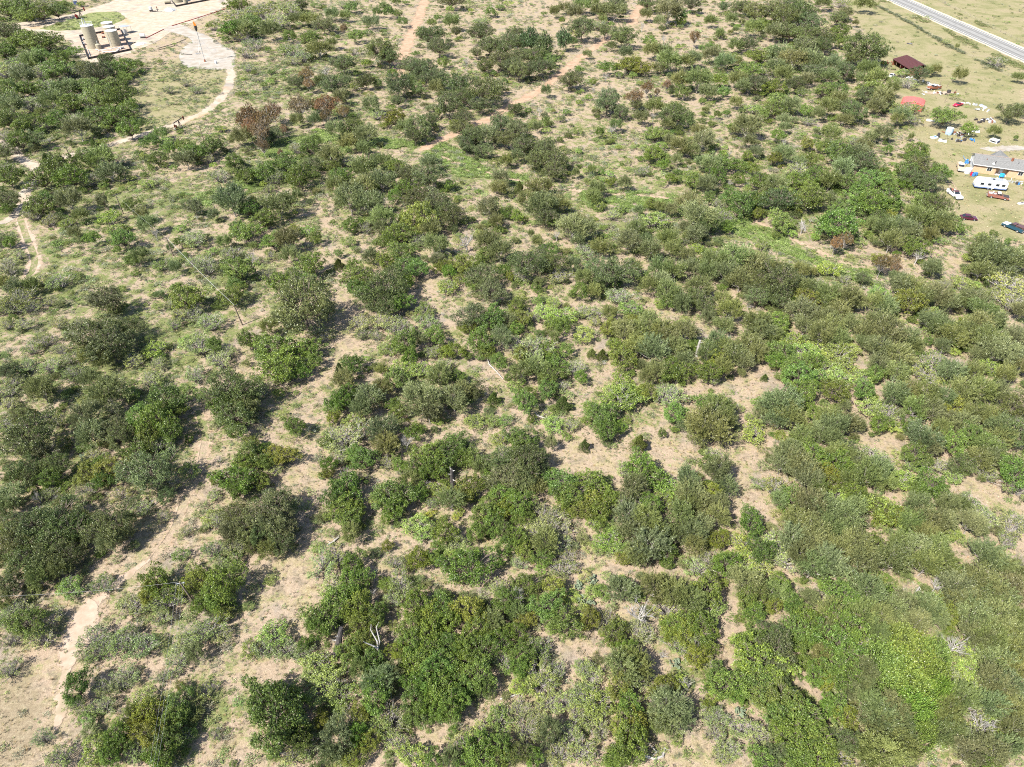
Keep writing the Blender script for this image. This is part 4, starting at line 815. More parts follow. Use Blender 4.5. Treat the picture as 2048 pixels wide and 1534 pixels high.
(1, 3): """150 1110 260 O;290 1000 120 g;60 1000 110 g;200 1250 140 g;550 320 160 g;500 420 110 g;650 200 130 g;620 110 130 s;780 60 130 g;820 260 120 y;840 380 120 y;960 330 90 g;720 150 60 s;150 480 130 l;90 580 110 s;250 600 110 s;380 620 90 s;500 740 150 l;560 880 160 l;680 960 120 l;440 800 100 s;660 880 80 d;380 560 60 g;760 600 120 g;860 560 110 y;900 680 110 g;830 760 90 m;980 850 150 m;960 960 130 g;1080 780 100 m;1130 620 80 y;1150 80 130 s;1280 240 130 g;1100 200 80 s;1250 420 120 g;1390 350 110 y;1480 270 130 g;1380 480 140 g;1540 350 110 g;1230 560 110 g;1350 600 130 g;1310 700 130 g;1230 780 110 l;1420 780 140 g;1530 720 130 g;1320 880 130 g;1480 920 150 g;1260 960 110 g;1640 880 110 g;1390 1010 110 g;1540 1050 130 g;1620 980 100 g;1780 800 130 g;1840 900 90 g;1700 700 110 g;1660 560 130 g;1560 560 100 g;1820 600 130 g;1760 440 130 g;1700 290 130 y;1900 380 110 m;1940 520 110 g;1990 700 100 s;2000 200 110 g;1960 130 100 s;1540 1110 80 m;1300 1110 110 g;1450 1090 90 g;640 1320 160 m;600 1440 90 m;520 1150 70 y;780 1180 100 s;820 1100 80 y;1080 1150 130 s;1000 1230 100 l;800 1280 90 g;900 1330 90 y;1120 1340 100 s;340 1300 110 g;300 1430 110 s;400 1380 90 s;780 1460 90 y;1420 1480 80 g;1640 1400 130 s;1800 1290 120 s;1940 1160 120 l;1780 1420 140 g;1950 1380 110 g;1250 1450 110 l;1560 1470 90 m;1950 1480 90 g;1680 1500 90 g""",
(2, 3): """120 60 110 g;50 170 110 d;280 250 130 g;340 90 90 y;230 330 90 s;420 390 130 g;560 300 80 l;620 360 90 y;120 360 80 y;40 300 80 m;30 460 90 g;880 120 130 m;1010 300 190 d;1020 460 120 s;820 470 110 g;760 400 110 s;900 600 80 g;1130 110 130 m;1280 150 150 m;1250 280 130 s;1420 220 130 m;1560 120 130 y;1560 280 130 l;1500 400 130 g;1380 440 110 y;1290 400 100 g;1330 560 110 s;1260 480 70 y;1490 560 110 s;1560 570 80 y;1570 440 80 g;1480 650 100 y;1850 60 130 m;1960 110 110 m;1890 180 110 g;1930 280 100 g;1880 300 80 s;200 600 130 s;90 640 110 g;60 740 90 g;230 830 150 s;150 860 90 l;330 800 110 s;60 880 80 l;620 800 120 s;560 750 80 s;930 680 120 m;880 760 150 m;1010 720 130 m;870 880 110 y;1030 840 80 s;1220 880 100 y;1160 1000 130 s;1250 1050 160 m;1330 1130 110 m;1230 1180 130 m;940 1030 110 g;1180 1200 80 g;1390 870 80 d;1720 880 150 g;1650 800 100 g;1790 960 80 g;1600 730 90 s;1830 540 70 y;1970 680 190 g;1980 520 120 g;1940 840 150 g;2000 940 130 g;1570 1050 50 y;1640 1150 100 s;1560 1120 70 s;300 1030 100 s;440 1010 110 s;560 960 110 s;680 1040 140 l;620 1150 120 s;700 1230 100 s;520 1120 100 s;60 1080 90 s;220 1150 80 s;300 1260 110 m;120 1240 130 s;460 1280 110 s;60 1440 90 o;170 1470 90 g;380 1430 110 s;560 1400 130 s;940 1290 160 y;1000 1200 110 y;880 1230 90 y;900 1420 130 g;830 1470 90 g;1620 1260 90 s;1850 1230 110 s;1960 1280 100 s;1720 1380 110 s;1660 1440 90 s;1990 1480 100 g""",
(3, 3): """60 140 110 m;100 80 90 g;330 180 80 m;180 230 90 g;240 260 90 g;60 230 70 y;580 150 140 g;660 200 90 g;780 130 150 m;500 300 120 m;760 320 140 m;950 150 80 g;880 330 110 m;1000 280 130 m;1120 220 110 m;1270 260 150 m;1180 380 110 m;1330 330 110 m;860 440 110 m;740 560 90 s;1350 80 80 d;60 600 170 o;110 720 90 o;40 780 110 o;60 480 110 o;100 860 80 o;250 420 120 g;330 380 110 g;250 560 80 g;350 520 80 g;600 420 150 g;540 560 150 g;620 640 130 g;460 480 100 m;660 500 90 g;420 650 90 m;560 740 130 g;700 730 110 m;600 820 130 g;720 860 110 m;780 780 110 m;760 900 100 m;650 940 80 m;290 700 80 g;380 800 100 g;460 840 80 y;1500 120 170 m;1700 80 160 m;1830 170 160 m;1950 100 130 m;1560 220 130 m;1640 330 150 m;1800 350 160 m;1940 330 130 m;1490 560 130 d;1650 500 130 m;1760 520 150 m;1900 520 150 m;1990 600 110 m;1840 680 160 m;1700 640 130 l;1420 330 100 y;1560 660 90 l;1620 760 110 l;1570 860 110 l;1680 900 110 l;1800 860 140 m;1920 880 140 m;2000 780 110 m;1430 800 110 s;1540 980 130 m;1450 1040 110 m;1620 1040 130 s;1800 1040 130 m;1950 1060 130 m;1720 1200 150 d;1650 1280 130 s;1850 1230 110 l;1440 1180 130 m;1400 1270 130 m;1520 1280 130 m;1950 1250 130 m;1900 1370 130 m;1760 1400 140 m;1600 1420 130 m;1700 1510 100 g;900 1150 180 m;1000 1080 130 m;960 1280 170 m;820 1060 120 m;1040 1200 130 m;830 1180 110 m;900 1440 180 m;1060 1380 130 m;780 1480 110 m;150 1000 150 g;250 1060 130 g;120 1130 140 g;260 1160 150 g;180 1270 160 g;330 1250 110 l;270 1390 160 g;420 1330 130 g;400 1440 150 g;530 1420 130 s;250 1490 130 g;560 1300 110 s;620 1340 110 o;50 1260 70 s;60 1440 110 o;540 1050 100 g;620 1120 100 y;560 970 80 s;480 1060 80 g""",
}
VINES = "960 600 170;1150 600 190;1050 500 120;900 700 150;1320 620 130;1070 760 180;960 850 150;1130 900 190;1320 780 120;1300 960 150;1160 1050 140;1230 1160 120;1250 1270 90;1380 920 100"

# kind: (proto, colour, (h0, h1) height = h0 + h1*R, name, category, look)
KIND = {
 'o': ('o', (.100, .122, .040), (1.9, 1.2), 'oak_tree', 'oak tree', 'dark green oak'),
 'O': ('g', (.098, .140, .030), (2.0, 1.2), 'oak_tree', 'oak tree', 'deep green spreading oak'),
 'm': ('m', (.142, .162, .060), (2.0, 1.08), 'mesquite_tree', 'mesquite', 'feathery olive mesquite'),
 'g': ('g', (.118, .170, .032), (1.7, 1.15), 'leafy_tree', 'leafy tree', 'mid green leafy tree'),
 's': ('s', (.205, .240, .074), (.8, .85), 'pale_shrub', 'shrub', 'pale grey green open shrub'),
 'l': ('l', (.195, .255, .055), (.8, .8), 'bright_shrub', 'bright shrub', 'bright lime green shrub'),
 'y': ('g', (.155, .182, .030), (1.6, 1.15), 'yellow_green_tree', 'yellowish tree', 'yellow green bushy tree'),
 'Y': ('l', (.30, .30, .03), (.5, .8), 'flowering_shrub', 'flowering shrub', 'bright yellow flowering shrub'),
 'c': ('c', (.10, .125, .04), (1.0, 1.5), 'cedar_tree', 'cedar', 'upright dark cedar'),
 't': ('t', (.074, .105, .042), (2.5, 2.3), 'slender_tree', 'slender tree', 'slender dark upright tree'),
 'b': ('b', (.165, .108, .048), (2.5, 1.7), 'browned_tree', 'browned tree', 'rusty brown drying tree'),
 'd': ('d', (.4, .4, .4), (1.6, 1.15), 'dead_tree', 'dead tree', 'bare grey dead tree'),
}
PLANTS = []
for (cx, cy), txt in TILES.items():
    ox, oy = 512 * cx, (1150 if cy == 3 else 384 * cy)
    for e in txt.split(';'):
        a = e.split()
        px, py, r_ = ox + float(a[0]) * .25036, oy + float(a[1]) * .25036, float(a[2]) * .25036
        PLANTS.append([px, py, r_, a[3]])
LANDMARKS = [
 ('the tall tan oil tank', 188, 80), ('the flare stack', 405, 110), ('the roadside pumpjack', 362, 250), ('the caliche road fork', 65, 335),
 ('the lease track end', 55, 552), ('the rusty oak clump', 540, 258), ('the red dirt road end', 790, 150), ('the big bare grey tree', 932, 480),
 ('the pole where the wire ends', 482, 645), ('the brown roofed shed', 1808, 125), ('the red roofed shed', 1824, 206),
 ('the red convertible', 1915, 211), ('the white travel trailer', 1976, 365), ('the maroon car', 1936, 436), ('the rusty orange bush', 1772, 530),
 ('the pale broken snag', 1390, 692), ('the charred snag', 905, 950), ('the vine tangle', 1810, 1390), ('the yellow flowering shrub', 860, 1030),
 ('the leaning charred trunk', 682, 1290), ('the white forked branch', 757, 1280), ('the lone leaning pole', 380, 1190), ('the white gravel scrape', 140, 1310),
 ('the fallen white log', 1315, 1505), ('the dirt road bend', 1100, 165), ('the green grass strip', 1270, 405), ('the middle dirt road end', 850, 295),
 ('the open sandy clearing', 1250, 930), ('the sandy lane bend', 365, 1010), ('the red dirt road top', 845, 20), ('the dark blue pickup', 2025, 458),
 ('the far equipment pad', 370, 20), ('the pale branched dead tree', 1909, 1290), ('the corner dead tree', 1966, 1450), ('the olive lime round tree', 1909, 818), ('the upper sandy gap', 1800, 885), ('the side sandy gap', 1970, 1000), ('the twin cedars', 1195, 708), ('the lease road loop', 455, 165), ('the cleared strip end', 1690, 530),
]
ORD = 'nearest second third fourth fifth sixth seventh eighth ninth tenth eleventh twelfth thirteenth fourteenth fifteenth sixteenth seventeenth eighteenth nineteenth twentieth'.split()

placed = []
prnd = random.Random(11)
for px, py, r_, k in PLANTS:
    pk, colr, (h0, h1), nm, cat, look = KIND[k]
    g = P(px, py, 2.0)
    R = r_ / pxm(g)
    for _ in range(3):
        hh = h0 * min(1, R / 1.6) + h1 * R
        g = P(px, py, hh * (.5 if pk in 'sl' else .58))
        R = r_ / pxm(g)
    R *= 1.10
    hh = (h0 * min(1, R / 1.6) + h1 * R) * prnd.uniform(.88, 1.14)
    placed.append(dict(x=g.x, y=g.y, R=R, h=hh, k=k, px=px, py=py, r=r_))

LMW = [(n, P(a, b)) for n, a, b in LANDMARKS]
bycat = {}
for p in placed:
    bycat.setdefault(KIND[p['k']][4], []).append(p)
overflow = []
CANOPY = """8103542445376100 9823566664678321 6645666774688631 6656668874668732 6556657788887667 6656656678998888 5555367655756798 6653378733648775 8746478876848886 5366378866757899 2465489956767899 1475767766647778""".split()
CANOPY = np.array([[int(ch) for ch in row] for row in CANOPY], float)
def canopy_at(X, Y):
    px, py = to_px(X, Y)
    u = np.clip(px / 128 - 0.5, 0, 14.999); v = np.clip(py / 128 - 0.5, 0, 10.999)
    i = u.astype(int); j = v.astype(int); fu = u - i; fv = v - j
    return ((CANOPY[j, i] * (1 - fu) + CANOPY[j, i + 1] * fu) * (1 - fv) + (CANOPY[j + 1, i] * (1 - fu) + CANOPY[j + 1, i + 1] * fu) * fv) / 9.0
CLEAR = [(PL(a), w) for a, w in (
 ("640 470 690 550 690 600 680 650 655 720 630 800 612 900 605 1000 590 1075", 3.2), ("1030 905 1120 915 1200 930 1340 940", 3.4), ("1340 930 1490 905 1500 960 1478 1030 1465 1090", 2.8),
 ("1455 775 1550 760 1640 790", 2.4), ("1690 870 1790 890 1880 955 2048 1010", 3.4), ("1920 1060 2010 1115", 3), ("870 540 885 590 850 615", 2.4), ("1190 700 1175 760 1160 830", 2.4),
 ("920 720 1000 765", 2.4), ("600 1190 530 1280 450 1370", 3.4), ("395 800 415 880 405 950", 2.6), ("1490 1160 1440 1260 1455 1340", 2), ("1550 1280 1640 1400 1720 1480 1780 1534", 1.6),
 ("1050 1275 1150 1300 1130 1390 1000 1440 890 1475", 2.2), ("1320 1480 1430 1500", 2.6), ("710 1130 860 1110 790 1075", 1.6), ("540 890 560 950 620 1010", 2))]
def near_strip(X, Y):
    m = np.zeros(X.shape, bool)
    for s_ in STRIPS:
        m |= dist_line(X, Y, s_) < 8
    return m
def clearing(X, Y):
    wob = (vnoise(X, Y, 4, 17) - .5) * 2.4
    m = in_poly(X, Y, DRY) | in_poly(X, Y, MEADOW)
    for pts, w in CLEAR:
        m |= dist_line(X, Y, pts) < w + wob
    return m
LIMIT = 300
for cat, lst in bycat.items():
    lst.sort(key=lambda q: -q['r'])
    overflow += lst[LIMIT:]
    del lst[LIMIT:]
    # label: rank outward from the closest landmark, on one of its four sides
    used = {}
    for q in lst:
        best = min(range(len(LMW)), key=lambda i: (LMW[i][1].x - q['x']) ** 2 + (LMW[i][1].y - q['y']) ** 2)
        dx, dy = q['x'] - LMW[best][1].x, q['y'] - LMW[best][1].y
        an = int(((math.atan2(dy, dx) + math.pi / 8) % (2 * math.pi)) / (math.pi / 4))
        side = ('right of', 'behind-right of', 'behind', 'behind-left of', 'left of', 'front-left of', 'in front of', 'front-right of')[an]
        used.setdefault((KIND[q['k']][5], best, side), []).append((math.hypot(dx, dy), q))
    for (look, best, side), ql in used.items():
        ql.sort(key=lambda t: t[0])
        for n_, (_, q) in enumerate(ql):
            o_ = ORD[n_] if n_ < len(ORD) else 'number %d' % (n_ + 1)
            q['label'] = '%s, %s %s %s' % (look, o_, side, LMW[best][0])
GROUPS = {'oak tree': 'oaks of the brushland', 'mesquite': 'mesquites of the brushland', 'leafy tree': 'leafy trees of the brushland', 'shrub': 'pale shrubs of the brushland',
          'bright shrub': 'bright shrubs of the brushland', 'yellowish tree': 'yellowish trees of the brushland', 'cedar': 'small cedars', 'slender tree': 'slender trees by the dirt road',
          'browned tree': 'trees turning brown', 'dead tree': 'bare dead trees', 'flowering shrub': 'flowering shrubs'}

def jitter(c, r, a=.2):
    v = r.uniform(1 - a, 1 + a)
    return (max(.01, c[0] * v * r.uniform(.88, 1.1)), max(.01, c[1] * v * r.uniform(.94, 1.07)), max(.006, c[2] * v * r.uniform(.8, 1.2)), 1)

def plant(q):
    pk, colr, _, nm, cat, look = KIND[q['k']]
    ps = PROTO[pk]
    cm, tm = ps[prnd.randrange(len(ps))]
    root = thing(nm, q['label'], cat, (q['x'], q['y'], 0), prnd.uniform(0, 6.283), GROUPS[cat])
    shr = pk in 'sl'
    if q['k'] == 'd':
        cr = link('branches', cm, root); tr = link('trunk', tm, root)
    else:
        cr = link('foliage' if shr else 'crown', cm, root); tr = link('stems' if shr else 'trunk', tm, root)
    e = q['R'] * prnd.uniform(.94, 1.06)
    ax_ = prnd.uniform(.84, 1.19)
    for o in (cr, tr):
        o.scale = (e * ax_, e / ax_, q['h'])
    cr.color = jitter(colr, prnd)

for cat, lst in bycat.items():
    for q in lst:
        plant(q)

vt = None
for n_, e in enumerate(VINES.split(';')):
    a = [float(t) * .25036 for t in e.split()]
    g = P(1536 + a[0], 1150 + a[1], 2.2)
    if vt is None:
        vt = thing('vine_thicket', 'bright lime green tangle of vines smothering the trees in the bottom right corner', 'vine tangle', (g.x, g.y, 0))
        v0 = g
    R = a[2] / pxm(g) * 1.05
    c_ = link('vine_clump', PROTO['v'][n_ % 4][0], vt)
    c_.location = (g.x - v0.x, g.y - v0.y, 0)
    c_.rotation_euler = (0, 0, prnd.uniform(0, 6.28))
    c_.scale = (R, R, prnd.uniform(3.2, 4.4))
    c_.color = jitter((.115, .165, .032), prnd, .08)

# ------------------------------------------------------------------ undergrowth
def instancer_mesh(name, v_, q_):
    return poly_mesh(v_, q_, name, LEAF_I)

def scatter(name, meshes, pts, which, rot, scl, tint, label):
    """one object: points carrying an instance of one of the given meshes each"""
    col_ = bpy.data.collections.new(name + '_pieces')
    for k, me in enumerate(meshes):
        col_.objects.link(bpy.data.objects.new('%s_piece_%02d' % (name, k), me))
    me = bpy.data.meshes.new(name)
    n = len(pts)
    me.vertices.add(n)
    me.vertices.foreach_set('co', np.asarray(pts, np.float32).reshape(-1))
    me.attributes.new('which', 'INT', 'POINT').data.foreach_set('value', np.asarray(which, np.int32))
    me.attributes.new('rot', 'FLOAT_VECTOR', 'POINT').data.foreach_set('vector', np.asarray(rot, np.float32).reshape(-1))
    me.attributes.new('scl', 'FLOAT_VECTOR', 'POINT').data.foreach_set('vector', np.asarray(scl, np.float32).reshape(-1))
    tc = np.concatenate([np.asarray(tint, np.float32), np.ones((n, 1), np.float32)], 1)
    me.attributes.new('tint', 'FLOAT_COLOR', 'POINT').data.foreach_set('color', tc.reshape(-1))
    o = link(name, me)
    ng = bpy.data.node_groups.new(name, 'GeometryNodeTree')
    ng.interface.new_socket('Geometry', in_out='INPUT', socket_type='NodeSocketGeometry')
    ng.interface.new_socket('Geometry', in_out='OUTPUT', socket_type='NodeSocketGeometry')
    N = ng.nodes; L = ng.links
    gi, go = N.new('NodeGroupInput'), N.new('NodeGroupOutput')
    ci = N.new('GeometryNodeCollectionInfo')
    ci.inputs['Collection'].default_value = col_
    ci.inputs['Separate Children'].default_value = True
    ci.inputs['Reset Children'].default_value = True
    def named(nm, ty):
        a = N.new('GeometryNodeInputNamedAttribute'); a.data_type = ty
        a.inputs['Name'].default_value = nm
        return a.outputs[0]
    io = N.new('GeometryNodeInstanceOnPoints')
    mp = N.new('GeometryNodeMeshToPoints')
    L.new(gi.outputs[0], mp.inputs['Mesh'])
    L.new(mp.outputs[0], io.inputs['Points'])
    L.new(ci.outputs[0], io.inputs['Instance'])
    io.inputs['Pick Instance'].default_value = True
    L.new(named('which', 'INT'), io.inputs['Instance Index'])
    er = N.new('FunctionNodeEulerToRotation')
    L.new(named('rot', 'FLOAT_VECTOR'), er.inputs[0])
    L.new(er.outputs[0], io.inputs['Rotation'])
    L.new(named('scl', 'FLOAT_VECTOR'), io.inputs['Scale'])
    L.new(io.outputs[0], go.inputs[0])
    md = o.modifiers.new('scatter', 'NODES')
    md.node_group = ng
    return tag(o, label, kind='stuff')

rg = np.random.RandomState(42)
def tuft_mesh(seed, n, h=1.0, lean=.6, w=.05):
    r = np.random.RandomState(seed)
    az = r.rand(n) * 6.283
    d = np.stack([np.cos(az) * lean * r.rand(n), np.sin(az) * lean * r.rand(n), np.ones(n)], 1)
    L_ = h * r.uniform(.5, 1.1, n)
    base = np.stack([np.cos(az) * .22 * r.rand(n), np.sin(az) * .22 * r.rand(n), np.zeros(n)], 1)
    c = base + d / np.linalg.norm(d, axis=1, keepdims=True) * (L_ / 2)[:, None]
    n_ = np.stack([np.cos(az), np.sin(az), np.full(n, .3)], 1) + r.normal(size=(n, 3)) * .3
    return instancer_mesh('grass_tuft', quads(c, d, n_, L_, np.full(n, w) * r.uniform(.7, 1.5, n)), np.clip(r.normal(.5, .2, n), 0, 1))
def forb_mesh(seed, ncl, nl, L0=.2):
    v_, q_, c_ = crown_clumps(seed, ncl, nl, L0, rc=(.25, .42), low=-.1, rag=.35, zc=.38, zs=.4)
    return instancer_mesh('low_bush', v_, q_)
UG = [tuft_mesh(1, 22), tuft_mesh(2, 26, lean=1.1), tuft_mesh(3, 18, lean=.9, w=.07),
      forb_mesh(11, 7, 16, .26), forb_mesh(12, 9, 14, .24), forb_mesh(13, 14, 34, .13), forb_mesh(14, 16, 30, .12), forb_mesh(15, 18, 32, .11)]

def hardscape(X, Y, pad=0.0):
    """True on roads, pads and other bare ground"""
    m = np.zeros(X.shape, bool)
    wob = (vnoise(X, Y, 2.5, 9) - .5) * 1.6
    for nm, (pts, w, _) in TRACKS.items():
        m |= dist_line(X, Y, pts) < w * (.5 if nm not in ('rutted_track', 'cleared_strip', 'yard_track') else .2) + wob + pad
    for nm, (pts, _) in PADS.items():
        m |= in_poly(X + wob, Y + wob, pts)
    m &= ~in_poly(X, Y, GRASS_ISLAND)
    u = (X - hn0.x) * hq.x + (Y - hn0.y) * hq.y
    return m | ((u > -1.2) & (u < HW_W + 1.2))

def field(n, ymin, ymax):
    Y = rg.uniform(ymin, ymax, n)
    half = (Y * FW[1] - CAM_H * FW[2]) * 1024 / FPX + 14
    X = rg.uniform(-1, 1, n) * half.max()
    k = np.abs(X) < half
    return X[k], Y[k]

for y0, y1, n, r0, r1 in ((12, 120, 4600, .5, 1.5), (120, 240, 6000, .6, 1.6), (240, 470, 7500, .8, 2.1)):
    X, Y = field(n, y0, y1)
    k = (rg.rand(len(X)) < canopy_at(X, Y) ** 1.3 * np.clip(vnoise(X, Y, 10, 51) * 2 - .35, .1, 1)) & ~hardscape(X, Y, 3.0) & ~clearing(X, Y) & ~near_strip(X, Y) & ~in_poly(X, Y, LAWN)
    for x_, y_ in zip(X[k], Y[k]):
        R = rg.uniform(r0, r1)
        kk = 'ssssssssggglllmmmod'[rg.randint(19)]
        overflow.append(dict(x=x_, y=y_, R=R, h=R * rg.uniform(.9, 1.5), k=kk))
sat = []
for cat, lst in bycat.items():
    for q in lst:
        if q['k'] in 'omgy' and q['R'] > 1.8:
            for _ in range(rg.randint(1, 4)):
                a = rg.rand() * 6.283; d_ = q['R'] * rg.uniform(.75, 1.05); R = q['R'] * rg.uniform(.22, .42)
                sat.append(dict(x=q['x'] + d_ * math.cos(a), y=q['y'] + d_ * math.sin(a), R=R, h=R * rg.uniform(1.1, 1.9), k=q['k'] if rg.rand() < .55 else 'sgl'[rg.randint(3)]))
sx, sy = np.array([q['x'] for q in sat]), np.array([q['y'] for q in sat])
ok = ~hardscape(sx, sy, 1.5) & ~in_poly(sx, sy, LAWN)
overflow += [q for q, o_ in zip(sat, ok) if o_]
if overflow:
    kinds = sorted({KIND[q['k']][0] for q in overflow})
    meshes, off = [], {}
    for pk in kinds:
        off[pk] = len(meshes)
        for cm, _ in PROTO[pk][:3]:
            c2 = cm.copy()
            if pk != 'd':
                c2.materials.clear(); c2.materials.append(LEAF_I)
            meshes.append(c2)
    pts, wh, ro, scv, ti = [], [], [], [], []
    for q in overflow:
        pk, colr = KIND[q['k']][0], KIND[q['k']][1]
        pts.append((q['x'], q['y'], 0)); wh.append(off[pk] + prnd.randrange(min(3, len(PROTO[pk]))))
        ro.append((0, 0, prnd.uniform(0, 6.28))); scv.append((q['R'], q['R'], q['h'])); ti.append(jitter(colr, prnd)[:3])
    scatter('brush', meshes, pts, wh, ro, scv, ti, 'small brush filling the gaps of the thicket')

ALL = [[], [], [], [], []]
def sow(n, y0, y1, pick, size, hratio, tints, dens, pad=0.0, var=.25):
    X, Y = field(n, y0, y1)
    c = cover_at(X, Y)
    keep = rg.rand(len(X)) < dens(X, Y, c)
    keep &= ~hardscape(X, Y, pad)
    X, Y, c = X[keep], Y[keep], c[keep]
    k = len(X)
    s = rg.uniform(size[0], size[1], k) * (.75 + .5 * rg.rand(k))
    t = np.array(tints)[rg.randint(0, len(tints), k)]
    t = t * (1 + (rg.rand(k, 1) - .5) * 2 * var) * (1 + (rg.rand(k, 3) - .5) * .2)
    ALL[0].append(np.stack([X, Y, np.zeros(k)], 1))
    ALL[1].append(np.array(pick)[rg.randint(0, len(pick), k)])
    ALL[2].append(np.stack([rg.normal(0, .12, k), rg.normal(0, .12, k), rg.rand(k) * 6.283], 1))
    ALL[3].append(np.stack([s, s, s * rg.uniform(*hratio, k)], 1))
    ALL[4].append(np.clip(t, .01, .9))
clump = lambda X, Y, s, sd: vnoise(X, Y, s, sd)
isl = lambda X, Y: in_poly(X, Y, LAWN) | in_poly(X, Y, FIELD)
straw = [(.34, .28, .15), (.40, .34, .20), (.22, .19, .11), (.17, .145, .10), (.24, .25, .12)]
greens = [(.14, .19, .05), (.18, .225, .07), (.12, .165, .04), (.21, .25, .09)]
greys = [(.17, .18, .11), (.21, .21, .14), (.15, .165, .09)]
# dry grass everywhere, thick near the camera
sow(90000, 15, 110, [0, 1, 2], (.18, .5), (.5, 1.0), straw, lambda X, Y, c: .25 + .75 * clump(X, Y, 4, 21) ** 1.5)
sow(70000, 110, 260, [0, 1, 2], (.3, .6), (.4, .9), straw, lambda X, Y, c: np.where(isl(X, Y), .35, .2 + .6 * clump(X, Y, 6, 22) ** 2))
# green forbs
sow(90000, 15, 130, [3, 4, 0], (.14, .42), (.5, .9), greens + greys, lambda X, Y, c: np.clip(c * 2.0, 0, 1) * np.clip(clump(X, Y, 5, 23) * 2.4 - .75, .03, 1))
sow(110000, 130, 330, [3, 4], (.28, .7), (.5, .9), greens + greys, lambda X, Y, c: np.where(isl(X, Y), .02, np.clip(c * 2.0, 0, 1) * np.clip(clump(X, Y, 8, 24) * 2.4 - .7, .04, 1)))
sow(40000, 300, 480, [3, 4], (.5, 1.1), (.4, .8), greens + greys, lambda X, Y, c: np.where(isl(X, Y), .04, np.clip(c * 1.8, 0, 1) * np.clip(clump(X, Y, 12, 25) * 2.4 - .7, .04, 1)))
# low bushes
sow(15000, 15, 140, [5, 6, 7], (.35, 1.0), (.6, 1.0), greys + greens + [(.12, .16, .05)], lambda X, Y, c: np.clip(c * 1.5, .08, 1) * np.clip(clump(X, Y, 9, 26) * 2 - .4, .05, 1), .3)
sow(26000, 140, 330, [5, 6, 7], (.5, 1.4), (.6, 1.0), greys + greens, lambda X, Y, c: np.where(isl(X, Y), .006, np.clip(c * 1.5, .08, 1) * np.clip(clump(X, Y, 11, 27) * 2 - .5, .04, 1)), .3)
sow(7000, 300, 480, [5, 6, 7], (.8, 1.9), (.6, 1.0), greys + greens, lambda X, Y, c: np.where(isl(X, Y), .02, np.clip(c * 1.5, .08, .8)), .3)
# lush strips of ground cover
for s_ in STRIPS:
    b0 = [min(p.x for p in s_) - 6, max(p.x for p in s_) + 6, min(p.y for p in s_) - 6, max(p.y for p in s_) + 6]
    X = rg.uniform(b0[0], b0[1], 26000); Y = rg.uniform(b0[2], b0[3], 26000)
    k = (dist_line(X, Y, s_) < 1 + 8.0 * clump(X, Y, 9, 31)) & (clump(X, Y, 3, 33) > .35) & ~hardscape(X, Y)
    X, Y = X[k], Y[k]; n = len(X)
    s = rg.uniform(.35, .9, n)
    ALL[0].append(np.stack([X, Y, np.zeros(n)], 1)); ALL[1].append(rg.choice([3, 4, 5], n))
    ALL[2].append(np.stack([np.zeros(n), np.zeros(n), rg.rand(n) * 6.28], 1)); ALL[3].append(np.stack([s, s, s * .7], 1))
    ALL[4].append(np.array([(.14, .20, .045), (.18, .25, .07), (.12, .17, .04), (.22, .26, .10)])[rg.randint(0, 4, n)] * (1 + (rg.rand(n, 1) - .5) * .5))
def along(pts, n, off, size, tints, pick, gap=.5):
    q = spaced(pts, 1.0)
    i = rg.randint(0, len(q), n)
    X = np.array([q[j].x for j in i]) + rg.normal(0, off, n); Y = np.array([q[j].y for j in i]) + rg.normal(0, off, n)
    k = (vnoise(X, Y, 12, 61) > gap) & ~hardscape(X, Y); X, Y = X[k], Y[k]; n = len(X)
    s = rg.uniform(size[0], size[1], n)
    ALL[0].append(np.stack([X, Y, np.zeros(n)], 1)); ALL[1].append(rg.choice(pick, n))
    ALL[2].append(np.stack([np.zeros(n), np.zeros(n), rg.rand(n) * 6.28], 1)); ALL[3].append(np.stack([s, s, s * .9], 1))
    ALL[4].append(np.array(tints)[rg.randint(0, len(tints), n)] * (1 + (rg.rand(n, 1) - .5) * .5))
along(PL("1745 8 1800 36 1850 64 1900 94 1960 124 2055 172"), 420, .7, (.5, 1.3), [(.10, .12, .055), (.14, .15, .08)], [5, 6, 7], .35)
along(PL("1765 2 1830 34 1900 68 1980 106 2055 140"), 1500, 1.6, (.3, .8), [(.13, .16, .05), (.20, .20, .09)], [3, 4, 5], .45)
along(PL("1862 2 1920 28 1980 58 2055 95"), 900, 1.4, (.3, .8), [(.13, .15, .05), (.20, .20, .09)], [3, 4, 5], .5)
scatter('undergrowth', UG, *[np.concatenate(a) for a in ALL], 'dry grass tufts and low green weeds covering the open ground')
# ------------------------------------------------------------------ oil field
TAN = mat('tank_tan', (.31, .28, .205), rough=.5, scale=.7, var=.06)
WHITE = mat('white_paint', (.55, .55, .54), rough=.45, scale=2, var=.06)
STEEL = mat('galvanised', (.42, .43, .44), rough=.4, metal=.4, scale=3, var=.12)
DARK = mat('dark_steel', (.045, .04, .04), rough=.6, scale=4, var=.3)
RUST = mat('rusty_steel', (.20, .075, .04), rough=.85, scale=4, var=.45)
REDP = mat('red_enamel', (.30, .035, .03), rough=.5, scale=4, var=.2)
CONC = mat('concrete', (.42, .40, .37), rough=.9, scale=2, var=.15)
BLACKT = mat('rubber', (.022, .022, .023), rough=.8, scale=6, var=.3)
GLASS = mat('car_glass', (.02, .025, .03), rough=.08, spec=.6, scale=2, var=.2)
BLUE = mat('blue_plastic', (.04, .17, .42), rough=.5, scale=3, var=.15)
WOODP = mat('weathered_post', (.17, .135, .10), rough=.9, scale=6, var=.35)
WIRE = mat('wire', (.45, .45, .44), rough=.5, metal=.3, var=.05)

def cyl(b, c, r, h, n=24, M=None):
    return b.tube([(c[0], c[1], c[2]), (c[0], c[1], c[2] + h)], r, n, M=M)

